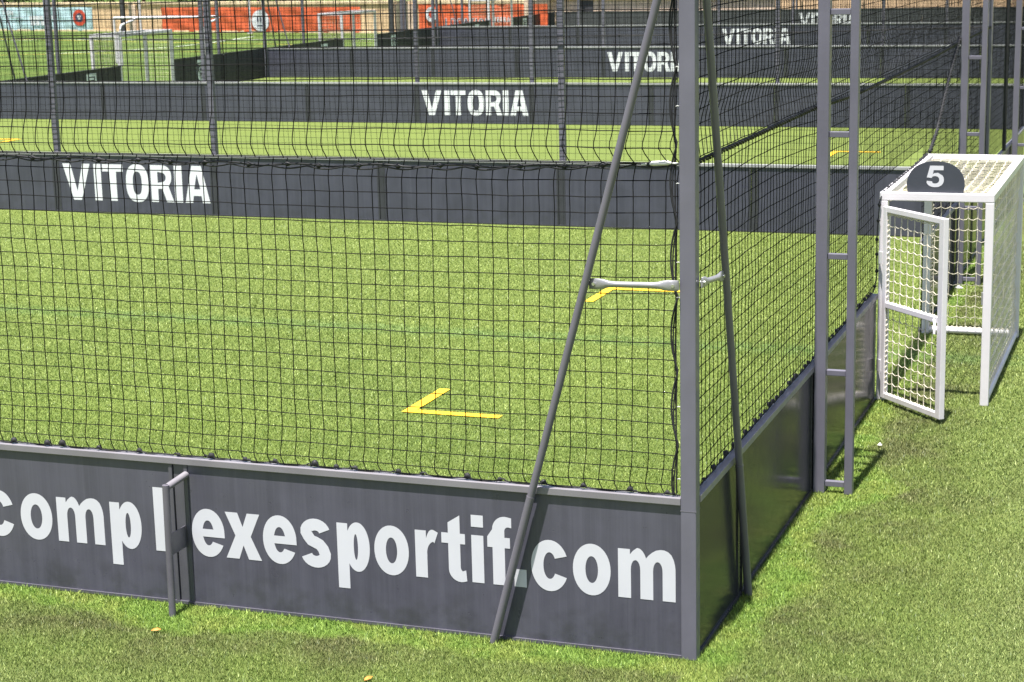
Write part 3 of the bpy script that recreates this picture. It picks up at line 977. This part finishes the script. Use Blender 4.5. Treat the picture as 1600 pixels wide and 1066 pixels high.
# ropes
def twisted(pts, r_, pitch=.09, off=.012):
    """two thin cords wound round each other along a path"""
    pts = np.array(pts, float)
    seg = np.linalg.norm(np.diff(pts, axis=0), axis=1); s_ = np.concatenate([[0], np.cumsum(seg)])
    t_ = np.arange(0, s_[-1], .02)
    Q = np.stack([np.interp(t_, s_, pts[:, i]) for i in range(3)], 1)
    tn = np.gradient(Q, axis=0); tn /= np.linalg.norm(tn, axis=1)[:, None]
    a = np.cross(tn, [0.3, 0.3, 0.9]); a /= np.linalg.norm(a, axis=1)[:, None]
    b_ = np.cross(tn, a)
    ph = 2 * np.pi * t_ / pitch
    return [Q + off * (a * np.cos(ph)[:, None] + b_ * np.sin(ph)[:, None]), Q - off * (a * np.cos(ph)[:, None] + b_ * np.sin(ph)[:, None])], Q

def bulged(m, Q, t_, r_, spots, rb, wdt, n=6):
    rr = np.full(len(Q), r_)
    for k_ in spots:
        rr = np.maximum(rr, r_ + (rb - r_) * np.exp(-((t_ - k_) / wdt) ** 2))
    m.tube([tuple(p) for p in Q], [float(x) for x in rr], n)

def rope(path, label, knots_every=.28, loose=.012, r_=.0055, twist=False, group='ropes joining the net sections'):
    path = np.array(path, float)
    seg = np.linalg.norm(np.diff(path, axis=0), axis=1); s_ = np.concatenate([[0], np.cumsum(seg)])
    t_ = np.arange(0, s_[-1], .012)
    Q = np.stack([np.interp(t_, s_, path[:, i]) for i in range(3)], 1)
    m = MB()
    r0 = random.Random(len(label))
    spots = [k_ + r0.uniform(-.03, .03) for k_ in np.arange(knots_every * .6, s_[-1], knots_every)]
    if twist:
        ls, _ = twisted(path, r_, .15, .0105)
        m.tube([tuple(p) for p in ls[0]], r_, 6); m.tube([tuple(p) for p in ls[1]], r_ * .8, 6)
    else:
        ph = r0.uniform(0, 6)
        top = Q + np.array([0, 0, 1])[None] * (loose * .4 * np.sin(t_ * 2 * np.pi / (2 * knots_every) + ph))[:, None]
        bot = Q - np.array([0, 0, 1])[None] * (loose * np.abs(np.sin(t_ * np.pi / knots_every)))[:, None] - np.array([0, 0.004, .003])
        bulged(m, top, t_, r_, spots, .019, .013)
        m.tube([tuple(p) for p in bot[::2]], r_ * .75, 6)
    return tag(m.build('net_rope', mRope), label, 'rope', group)
fr = rope([(-.02, .026, Zr + .004), (-1.0, .026, Zr - .030), (-2.4, .026, Zr - .048), (-4.0, .026, Zr - .034), (-5.4, .026, Zr - .022), (-7.5, .026, Zr)],
          'knotted black rope running level across the front net', .27, .020, .0075)
tb = MB()
tb.tube([(-.012, .02, Zr + .004), (-.055, .02, Zr + .006)], .006, 6)
tb.tube([(-.05, .02, Zr + .006), (-.075, .02, Zr + .007), (-.165, .02, Zr + .002), (-.20, .02, Zr - .002)], [.006, .015, .015, .005], 8)
tb.tube([(-.20, .02, Zr - .002), (-.235, .016, Zr - .004)], .006, 6)
tb.build('turnbuckle', mTie, fr)
srope = [(.075, .12, Zr), (.075, 1.0, Zr + .0), (.075, 2.5, Zr + .0), (.075, 3.85, Zr - .0), (.075, 5.6, Zr - .045), (.075, 8.2, Zr - .05), (.075, 11, Zr - .04), (.075, 13.4, Zr - .01), (.075, 17.2, Zr)]
sr = rope(srope, 'thick twisted black rope along the side net', .30, .015, .0090, twist=True)
rope([(-.02, YW[1] + .02, Zr), (-4, YW[1] + .02, Zr - .08), (-12, YW[1] + .02, Zr - .12), (-20.9, YW[1] + .02, Zr)], 'black rope across the net of the first VITORIA wall', 1.2, .01, .007)
rope([(.085, 13.35, 3.15), (.10, 12.2, 2.72), (.12, 11.0, 2.20), (.13, 10.35, 2.04)], 'slanting black rope from the goal roof up to the ladder post', .22, .01, .015, twist=True)
rope([(.125, 10.2, 2.045), (.128, 9.0, 2.03), (.13, 7.6, 2.03), (.13, 7.02, 2.02), (.105, 6.985, 1.95), (.085, 6.98, 1.6), (.088, 6.985, 1.2), (.07, 6.9, 1.07)], 'black rope lacing the net to the goal frame', .16, .012, .006)

# lacing on the rails and along the corner post
def rail_lacing(path, label, seed, step=.28):
    r0 = random.Random(seed)
    path = np.array(path, float)
    seg = np.linalg.norm(np.diff(path, axis=0), axis=1); s_ = np.concatenate([[0], np.cumsum(seg)])
    m = MB(); t_ = np.arange(0, s_[-1], .008)
    Q = np.stack([np.interp(t_, s_, path[:, i]) for i in range(3)], 1)
    Q[:, 2] += .004 * np.sin(t_ * 23) + .003
    rr = np.full(len(Q), .0050)
    k_ = .08
    while k_ < s_[-1] - .05:
        j_ = r0.uniform(.6, 1.5)
        g_ = np.exp(-((t_ - k_) / (.009 * j_ + .004)) ** 2)
        rr = np.maximum(rr, .0050 + .0125 * j_ * g_)
        Q[:, 2] += .016 * j_ * g_
        sg_ = r0.choice((-1, 1))
        g2 = np.exp(-((t_ - k_ - sg_ * .030 * j_) / .012) ** 2)
        Q[:, 2] += r0.uniform(-.004, .018) * g2
        k_ += step * r0.uniform(.45, 1.35)
    m.tube([tuple(p) for p in Q], [float(x) for x in rr], 5)
    return tag(m.build('net_lacing', mRope), label, 'cord', 'black cords tying the nets down')
tag(MB().tube([(.1, 19.62, H), (.1, 19.5, 5.6)], .030, 8).build('net_lacing', mRope), 'thick black pole right of the second ladder post', 'cord', 'black cords tying the nets down')  # a dark pole, filed with the net cords
rail_lacing([(-.01, .028, H + .006), (-7.5, .028, H + .006)], 'black cord with knots along the rail of the lettered wall', 3, .24)
rail_lacing([(.055, .12, H + .010), (.055, 6.95, H + .010)], 'black cord with knots along the rail of the side wall', 4, .2)
side_c = MB()
for kk in range(3):
    pts = []
    for z in np.arange(H + .02, 5.6, .03):
        bow = abs(math.sin(z * PI / .46 + kk * .25)) ** .8
        pts.append((-.012 - .007 * kk - 0.046 * bow * (1, .6, .12)[kk], .02 + .004 * kk, z))
    side_c.tube(pts, .0050 if kk else .0062, 5)
pl = tag(side_c.build('net_lacing', mRope), 'wavy black cords running up the left edge of the corner post', 'cord', 'black cords tying the nets down')
z = H + .12; r0 = random.Random(8); i = 0
tp = None
while z < 4.6:
    if tp is None:
        tp = MB().tube([(-.018, .006, 0), (-.008, -.003, .005), (-.001, .004, .002)], .0028, 5).build('cable_tie', mTie, pl); tp.location.z = z
    else:
        c_ = tp.copy(); C.objects.link(c_); c_.parent = pl; c_.location.z = z
    z += .23 * r0.choice((1, 2, 2, 3)) + r0.uniform(-.02, .02)

# ------------------------------------------------------------------ white goals
def quad_net(m_lines, p0, eu, ev, nu, nv, sag=0.0, seed=0):
    """cream net in a parallelogram; vertical cords straight, cross cords scalloped"""
    p0, eu, ev = (np.array(a, float) for a in (p0, eu, ev))
    nrm = np.cross(eu, ev); nrm /= np.linalg.norm(nrm)
    r_ = np.random.default_rng(seed)
    for i in range(nu + 1):
        t_ = np.linspace(0, 1, nv * 3 + 1)
        base = p0 + eu * (i / nu) + ev * t_[:, None]
        base = base + (eu / nu) * (.10 * np.sin(t_ * np.pi * nv) * (1 if i % 2 else -1))[:, None] * .5 + nrm * (sag * np.sin(t_ * np.pi))[:, None]
        m_lines.append(base)
    for j in range(nv + 1):
        t_ = np.linspace(0, 1, nu * 4 + 1)
        base = p0 + ev * (j / nv) + eu * t_[:, None]
        sc = -np.abs(np.sin(t_ * np.pi * nu)) * .16 * np.linalg.norm(ev) / nv
        evn = ev / np.linalg.norm(ev)
        base = base + evn * sc[:, None] + nrm * (sag * np.sin(j / nv * np.pi))
        base += r_.normal(0, .0015, base.shape)
        m_lines.append(base)

def near_goal():
    e_ = empty('goal', (0.10, 7.0, 0), 0, 'white box goal with open netted gate and a number 5 sign on top', 'goal')
    W_, D_, Hh, t_ = 1.06, 3.30, 2.03, .08
    def bar(name, a, b_, c_, d_, e__, f__, bev=.008):
        return MB().box(a, b_, c_, d_, e__, f__).build(name, mWhite, e_, bev)
    # posts
    bar('post', 0, t_, 0, t_, 0, Hh - t_); bar('post', W_ - t_, W_, 0, t_, 0, Hh - t_)
    bar('post', 0, t_, D_ - t_, D_, 0, Hh - t_); bar('post', W_ - t_, W_, D_ - t_, D_, 0, Hh - t_)
    bar('crossbar', 0, W_, 0, t_, Hh - t_, Hh); bar('crossbar', 0, W_, D_ - t_, D_, Hh - t_, Hh)
    bar('roof_bar', 0, t_, t_ + .001, D_ - t_ - .001, Hh - t_, Hh - .003); bar('roof_bar', W_ - t_, W_, t_ + .001, D_ - t_ - .001, Hh - t_, Hh - .003)
    MB().tube([(t_, D_ - .04, .05), (W_ - t_, D_ - .04, .05)], .036, 12).build('ground_bar', mWhite, e_)
    MB().tube([(W_ - .04, t_, .045), (W_ - .04, D_ - t_, .045)], .034, 12).build('ground_bar', mWhite, e_)
    # nets
    ls = []
    quad_net(ls, (t_, t_, Hh - .05), (W_ - 2 * t_, 0, 0), (0, D_ - 2 * t_, 0), 9, 34, -.05, 1)
    strands(ls, .0044, 'roof_net', mWNet, e_)
    ls = []
    quad_net(ls, (W_ - .035, D_ - t_, .09), (0, -(D_ - 2 * t_), 0), (0, 0, Hh - .18), 26, 15, .02, 2)
    strands(ls, .0050, 'side_net', mWNet, e_)
    ls = []
    quad_net(ls, (t_, D_ - .035, .09), (W_ - 2 * t_, 0, 0), (0, 0, Hh - .18), 9, 15, .0, 3)
    strands(ls, .0042, 'back_net', mWNet, e_)
    # cord wound round the bars to hold the nets
    def coil(p, q, rad, turns, nm='net_lacing', par=e_, r_=.0055):
        p, q = Vector(p), Vector(q); d = (q - p).normalized(); a_ = d.orthogonal().normalized(); b2 = d.cross(a_)
        nn = turns * 6
        MB().tube([p + (q - p) * (i / nn) + (a_ * math.cos(i * PI / 3) + b2 * math.sin(i * PI / 3)) * rad for i in range(nn + 1)], r_, 4).build(nm, mWNet, par)
    coil((W_ - .088, .09, Hh - .088), (W_ - .088, D_ - .1, Hh - .088), .007, 60)
    coil((W_ - .062, .09, .075), (W_ - .062, D_ - .1, .075), .006, 50)
    coil((W_ - .088, D_ - .088, .1), (W_ - .088, D_ - .088, Hh - .1), .010, 40)
    coil((t_ + .008, D_ - .04, .1), (t_ + .008, D_ - .04, Hh - .1), .012, 40)
    coil((t_, D_ - .04, .09), (W_ - t_, D_ - .04, .09), .006, 18)
    coil((t_ + .008, .09, Hh - .085), (t_ + .008, D_ - .1, Hh - .085), .010, 60)
    # latch on the free post
    MB().box(W_ - t_ - .012, W_ - t_ - .001, -.004, .03, .98, 1.10).build('latch', mGalv, e_, .002)
    # sign
    def outline(s_=1):
        pts = [(-.258, 0.0), (.258, 0.0), (.268, .07)] + [( .268 * math.cos(a) ** .85 if math.cos(a) > 0 else -.268 * (-math.cos(a)) ** .85, .07 + .225 * math.sin(a) ** .92) for a in [i * PI / 28 for i in range(1, 28)]] + [(-.268, .07)]
        return pts
    sg = MB()
    o_ = outline()
    cx, cz = .515, Hh + .001
    n = len(o_)
    sg.v = [(cx + x, .030, cz + z) for x, z in o_] + [(cx + x, .042, cz + z) for x, z in o_]
    sg.f = [tuple(range(n)), tuple(range(2 * n - 1, n - 1, -1))] + [(i, i + n, (i + 1) % n + n, (i + 1) % n) for i in range(n)]
    sg.sm = [False] * len(sg.f)
    sgo = sg.build('number_sign', mSign, e_)
    nm = MB()
    for o, hs_ in g_cap('5', .82):
        nm.poly([(cx - .082 + p[0] * .20, cz + .055 + p[1] * .20) for p in o], hs_, lambda a, b_: (a, .0285, b_))
    nm.build('numeral', mVinyl, sgo)
    # gate, hinged on the post by the wall, swung outwards
    gt = bpy.data.objects.new('gate', None); C.objects.link(gt); gt.parent = e_
    ang = math.atan2(-.78, .70)
    gt.location = (.065, -.045, 0); gt.rotation_euler = (0, 0, ang)
    GW, z0, z1, f_ = .985, .045, 1.905, .058
    def gb(name, *a):
        return MB().box(*a).build(name, mWhite, gt, .006)
    gb('stile', 0, f_, -.025, .025, z0, z1); gb('stile', GW - .075, GW, -.028, .028, z0, z1)
    gb('rail', f_, GW - .075, -.024, .024, z0, z0 + .055); gb('rail', f_, GW - .075, -.024, .024, z1 - .055, z1)
    gb('rail', f_, GW - .075, -.026, .026, .935, .99)
    ls = []
    quad_net(ls, (f_, 0, z0 + .06), (GW - .135, 0, 0), (0, 0, .84), 8, 8, .0, 4)
    quad_net(ls, (f_, 0, 1.0), (GW - .135, 0, 0), (0, 0, .84), 8, 8, .0, 5)
    strands(ls, .0044, 'net', mWNet, gt)
    for xx in (f_ + .004, GW - .08):
        coil((xx, -.004, z0 + .07), (xx, -.004, .93), .007, 16, 'lacing', gt); coil((xx, -.004, 1.0), (xx, -.004, z1 - .06), .007, 16, 'lacing', gt)
    for zz in (z0 + .058, z1 - .060, .940, .996):
        coil((.07, -.004, zz), (GW - .09, -.004, zz), .007, 12, 'lacing', gt)
    MB().tube([(GW - .12, -.03, .965), (GW - .085, -.045, .93), (GW - .08, -.05, .84)], .012, 8).build('handle', mWhite, gt)
    for z in (.30, 1.35):
        MB().box(-.055, .012, -.036, -.027, z, z + .12).build('hinge', mWhite, gt, .002)
    return e_
near_goal()

def far_goal(k, label):
    ym = (YW[k] + YW[k + 1]) / 2
    e_ = empty('goal', (XL - 1.08, ym - 1.65, 0), 0, label, 'goal', 'white box goals at the far left end')
    W_, D_, Hh, t_ = 1.06, 3.30, 2.03, .09
    for x in (0, W_ - t_):
        for y in (0, D_ - t_):
            MB().box(x, x + t_, y, y + t_, 0, Hh - t_).build('post', mWhite, e_)
    for y in (0, D_ - t_):
        MB().box(0, W_, y, y + t_, Hh - t_, Hh).build('crossbar', mWhite, e_)
    for x in (0, W_ - t_):
        MB().box(x, x + t_, t_, D_ - t_, Hh - t_, Hh - .002).build('roof_bar', mWhite, e_)
    MB().box(0, t_, t_, D_ - t_, 0, .08).build('ground_bar', mWhite, e_)
    MB().tube([(.05, .1, .9), (.05, 1.9, .06)], .02, 6).build('stay', mWhite, e_)
    ls = []
    quad_net(ls, (.04, D_ - t_, .1), (0, -(D_ - 2 * t_), 0), (0, 0, Hh - .2), 24, 14, 0, k)
    quad_net(ls, (t_, .04, .1), (W_ - 2 * t_, 0, 0), (0, 0, Hh - .2), 8, 14, 0, k)
    quad_net(ls, (t_, D_ - .04, .1), (W_ - 2 * t_, 0, 0), (0, 0, Hh - .2), 8, 14, 0, k)
    strands(ls, .003, 'net', mWNet, e_)
far_goal(2, 'white box goal nearest the camera at the far left end')
far_goal(3, 'white box goal in front of the orange banner, middle of the three at left')
far_goal(4, 'white box goal farthest away, in front of the banner lettered LOCATION TERRAIN')

# portable goal on the outer field
pg = empty('portable_goal', (-39.7, 57.6, 0), math.radians(2), 'larger white tube goal with rounded side arms on the outer field', 'goal')
MB().tube([(0, 0, 1.9), (4.75, 0, 1.9)], .055, 10).build('crossbar', mWhite, pg)
for x, sg_ in ((.9, 1), (4.75, 1)):
    MB().tube([(x, 0, 1.9), (x + .12, -.04, 1.89), (x + .20, -.18, 1.86), (x + .22, -.5, 1.80), (x + .22, -1.4, 1.66), (x + .22, -1.5, 1.5)], .045, 8).build('side_arm', mWhite, pg)
    MB().tube([(x + .22, -1.5, 1.52), (x + .22, -1.5, 0)], .045, 8).build('rear_leg', mWhite, pg)
MB().tube([(0, 0, 1.9), (0, 0, 0)], .055, 10).build('post', mWhite, pg)

# ------------------------------------------------------------------ boundary wall and what hangs on it
A = Vector((-76, 91.98)); B = Vector((-29.2, 80.5))
ang = math.atan2(B.y - A.y, B.x - A.x); LW = (B - A).length
off = (Vector((-72, 91.0)) - A).length          # distances below are measured from here
bw = empty('boundary_wall', (A.x, A.y, 0), ang, 'ochre rendered wall with stone coping behind the outer field', 'wall')
MB().box(0, LW, 0, .3, 0, 1.58).build('wall', mWall, bw)
MB().box(-.05, LW + .05, -.06, .36, 1.58, 1.74).build('coping', mCoping, bw, .01)
MB().box(0, LW, -.05, -.001, 0, .10).build('plinth', mCoping, bw)
for s_ in (15.6, 35.6, 36.3):
    MB().box(off + s_ - .28, off + s_ + .28, -.12, -.002, 0, 1.579).build('pilaster', mPink, bw)
bw2 = empty('building', (-29.25, 84.0, 0), 0, 'pale and ochre low building behind the farthest wall', 'building')
MB().box(0, 12.0, 0, 5, 0, 1.62).build('wall', mPink, bw2)
MB().box(12.001, 60.0, 0, 5, 0, 3.2).build('wall', mWall, bw2)
MB().box(-.1, 12.0, -.12, 5.1, 1.62, 1.80).build('coping', mCoping, bw2, .01)
MB().box(12.0, 60.0, -.12, 5.1, 3.2, 3.4).build('coping', mCoping, bw2, .01)
MB().box(1.55, 2.3, -.03, .0, 0, 1.6).build('door', mDoor, bw2)
MB().box(9.0, 9.2, -.04, -.001, 0, 1.6).build('pilaster', mDoor, bw2)
MB().box(-.3, 0.0, -3.6, 0.3, 0, 1.74).build('return_wall', mPink, bw2)

# banners: slightly rippled cloth on the wall
def banner(s0, s1, z0, z1, mat, label, name='banner'):
    e_ = empty(name, (A.x + math.cos(ang) * (off + s0), A.y + math.sin(ang) * (off + s0), 0), ang, label, 'banner', 'printed banners on the ochre wall')
    m = MB(); nx = max(8, int((s1 - s0) * 6)); nz = 10
    for i in range(nx + 1):
        for j in range(nz + 1):
            x = (s1 - s0) * i / nx; z = z0 + (z1 - z0) * j / nz
            y = -.045 - .018 * math.sin(x * 3.1 + z * 5) - .012 * math.sin(x * 8.7 - z * 3) + .008 * math.sin(z * 14)
            m.v.append((x, y, z))
    for i in range(nx):
        for j in range(nz):
            a = i * (nz + 1) + j
            m.f.append((a, a + nz + 1, a + nz + 2, a + 1)); m.sm.append(True)
    m.build('cloth', mat, e_)
    return e_
PY = -.085
fnb = lambda x, y: (x, PY, y)
fnb2 = lambda x, y: (x, PY - .003, y)
fnb3 = lambda x, y: (x, PY - .006, y)
b1 = banner(-3.6, 12.15, .06, 1.45, mBlue, 'pale blue banner with red ring emblem at the left picture edge')
ox = 3.6
m = MB(); word(m, 'TION', ox + 4.15, .98, .30, [.7, .3, .85, .85], .22, fnb, .26, .24)
for (xx, zz, ww, hh) in ((4.2, .80, 1.9, .05), (6.6, .70, .28, .24), (6.95, .70, .5, .24), (7.5, .70, .35, .24), (7.95, .72, .55, .22), (6.7, .36, .42, .26), (7.2, .36, .30, .26), (7.6, .36, .5, .26), (8.6, .74, .35, .2)):
    m.poly([(ox + xx, zz), (ox + xx + ww, zz), (ox + xx + ww, zz + hh), (ox + xx, zz + hh)], [], fnb)
m.build('lettering', mFarV, b1)
m = MB(); m.poly(arc(ox + 11.05, .83, .56, .50, 0, 360, 36)[:-1], [arc(ox + 11.05, .83, .33, .28, 360, 0, 30)[:-1]], fnb); m.build('ring', mRed, b1)
m = MB(); m.poly(arc(ox + 11.05, .83, .325, .275, 0, 360, 30)[:-1], [], fnb); m.build('disc', mNavy, b1)
m = MB()
for dx, dz in ((-.09, .08), (.08, .08), (0, -.07)):
    m.poly(arc(ox + 11.05 + dx, .83 + dz, .075, .072, 0, 360, 18)[:-1], [], fnb2)
m.build('clover', mFarV, b1)
b2 = banner(17.95, 32.9, .03, 1.42, mOrange, 'orange banner with white round emblem left of the ochre gap')
m = MB(); m.poly(arc(25.7 - 17.95, .68, .66, .60, 0, 360, 36)[:-1], [], fnb); m.build('disc', mFarV, b2)
m = MB()
for dx in (-.2, .0, .22):
    m.poly(arc(25.7 - 17.95 + dx, .74, .07, .16, 0, 360, 16)[:-1], [], fnb2)
m.poly([(7.45, .35), (8.05, .35), (8.05, .42), (7.45, .42)], [], fnb2)
m.build('emblem', mNavy, b2)
b3 = banner(36.9, 45.1, .03, 1.55, mOrange, 'orange banner lettered LOCATION TERRAIN with white ring emblem')
m = MB(); m.poly(arc(.85, 1.02, .36, .40, 0, 360, 32)[:-1], [arc(.85, 1.02, .17, .19, 360, 0, 24)[:-1]], fnb); m.build('ring', mFarV, b3)
m = MB(); m.poly(arc(.85, 1.02, .165, .185, 0, 360, 24)[:-1], [], fnb); m.build('disc', mRed, b3)
m = MB()
LWd = [.55, .78, .72, .8, .6, .28, .78, .78]
xx = word(m, 'LOCATION', 1.75, .36, .46, LWd, .16, fnb, .24, .2)
m.build('lettering_outline', mFarV, b3)
m = MB(); word(m, 'LOCATION', 1.775, .40, .40, [w_ * 1.0 for w_ in LWd], .296, fnb2, .16, .12); m.build('lettering', mNavy, b3)
m = MB(); word(m, 'TERRAIN', xx + .12, .62, .27, [.6, .55, .62, .62, .72, .22, .68], .17, fnb, .2, .18)
m.poly([(xx - .6, .20), (xx + 1.5, .20), (xx + 1.5, .28), (xx - .6, .28)], [], fnb)
m.build('lettering', mFarV, b3)

# masts and pipes in front of the wall
def mast(s_, r_, h_, dist, mat, label):
    x = A.x + math.cos(ang) * (off + s_) + math.sin(ang) * dist
    y = A.y + math.sin(ang) * (off + s_) - math.cos(ang) * dist
    e_ = empty('lamp_mast', (x, y, 0), 0, label, 'mast', 'masts in front of the ochre wall')
    MB().tube([(0, 0, 0), (0, 0, h_)], [r_, r_ * .8], 12).build('pole', mat, e_)
    MB().box(-r_ * 1.8, r_ * 1.8, -r_ * 1.8, r_ * 1.8, 0, .05).build('base_plate', mat, e_)
mast(15.62, .15, 9, .9, mDoor, 'dark thick mast by the ochre wall, right of the blue banner')
mast(35.7, .15, 9, .9, mDoor, 'dark thick mast by the ochre wall between the two orange banners')
mast(36.25, .10, 9, .7, mPost, 'slim grey mast by the ochre wall between the two orange banners')
mast(17.35, .07, 8, 1.2, mWhite, 'slim white mast at the left end of the orange banner')
mast(25.9, .07, 8, 1.2, mWhite, 'slim white mast before the round white emblem')

# trees and shrubs beyond the wall
def leafy(name, loc, rx, ry, rz_, zc, n, label, trunk=True, group='trees beyond the ochre wall', seed=1):
    e_ = empty(name, loc, 0, label, 'tree' if trunk else 'shrub', group)
    r_ = np.random.default_rng(seed)
    nb = 26
    cb = r_.normal(0, 1, (nb, 3)); cb /= np.linalg.norm(cb, axis=1)[:, None]; cb *= r_.uniform(.3, .95, nb)[:, None] ** .6
    cb *= np.array([rx, ry, rz_])
    idx = r_.integers(0, nb, n)
    P = cb[idx] + r_.normal(0, .17, (n, 3)) * np.array([rx, ry, rz_]) + np.array([0, 0, zc])
    P = P[P[:, 2] > .05]; n = len(P)
    a = r_.normal(0, 1, (n, 3)); a /= np.linalg.norm(a, axis=1)[:, None]
    b_ = np.cross(a, r_.normal(0, 1, (n, 3))); b_ /= np.linalg.norm(b_, axis=1)[:, None]
    s_ = r_.uniform(.06, .13, n)[:, None]
    V = np.stack([P - a * s_, P + b_ * s_ * .55, P + a * s_, P - b_ * s_ * .55], 1).reshape(-1, 3)
    m = bpy.data.meshes.new('crown'); m.from_pydata(V.tolist(), [], np.arange(4 * n).reshape(-1, 4).tolist()); m.materials.append(mHedge)
    o = bpy.data.objects.new('crown' if trunk else 'foliage', m); C.objects.link(o); o.parent = e_
    tr = MB(); tr.tube([(0, 0, 0), (.05, 0, zc * .6), (0, .05, zc)], [.16, .12, .06], 8)
    for i in range(5):
        th = i * 1.3; tr.tube([(0.03, 0, zc * .55), (rx * .5 * math.cos(th), ry * .5 * math.sin(th), zc + .2 * rz_)], [.07, .025], 6)
    tr.build('trunk' if trunk else 'stem', mTrunk, e_)
tl = ['far left beyond the blue banner', 'beyond the red ring emblem', 'beyond the ochre wall gap', 'beyond the left half of the orange banner',
      'beyond the white round emblem', 'beyond the right half of the orange banner', 'beyond the second ochre wall gap', 'beyond the LOCATION TERRAIN banner']
for i, s_ in enumerate((-1, 6, 12, 18, 24, 30, 36, 42)):
    x = A.x + math.cos(ang) * (off + s_) - math.sin(ang) * 4.5
    y = A.y + math.sin(ang) * (off + s_) + math.cos(ang) * 4.5
    leafy('tree', (x, y, 0), 3.3, 2.2, 2.0, 3.0 + .3 * (i % 3), 6000, f'dark green tree {tl[i]}', seed=20 + i)

# litter on the turf
def litter(x, y, s_, label):
    m = MB(); r0 = random.Random(int(x * 100))
    pts = [(x + s_ * math.cos(a) * r0.uniform(.6, 1.2), y + s_ * .6 * math.sin(a) * r0.uniform(.6, 1.2)) for a in [i * PI / 4 for i in range(8)]]
    m.v = [(p[0], p[1], .018) for p in pts] + [(x, y, .045)] + [(p[0], p[1], .014) for p in pts]
    for i in range(8):
        m.f.append((i, (i + 1) % 8, 8)); m.sm.append(False)
    m.f.append(tuple(range(16, 8, -1))); m.sm.append(False)
    tag(m.build('litter', mRubber), label, 'litter')
litter(.405, 5.30, .022, 'white scrap on the turf at the tip of the ladder post shadow')
litter(.18, 13.1, .07, 'crumpled white scrap on the turf at the foot of the second ladder post')
def leaf(x, y, rot, label):
    m = MB(); c_, s_ = math.cos(rot), math.sin(rot)
    pr = [(-.035, 0, .016), (-.018, .013, .024), (.008, .015, .028), (.034, 0, .022), (.010, -.013, .020), (-.018, -.012, .017), (0, 0, .031)]
    m.v = [(x + a * c_ - b_ * s_, y + a * s_ + b_ * c_, z) for a, b_, z in pr]
    m.f = [(i, (i + 1) % 6, 6) for i in range(6)]; m.sm = [False] * 6
    tag(m.build('fallen_leaf', mLeaf), label, 'leaf')
mLeaf = paint('dry_leaf', (0.55, 0.20, 0.03), 0.7, 0.2)
leaf(-3.436, -.525, .4, 'orange dry leaf on the turf just in front of the bent pipe')
leaf(-1.74, -.88, 1.1, 'orange dry leaf on the turf at the bottom picture edge')
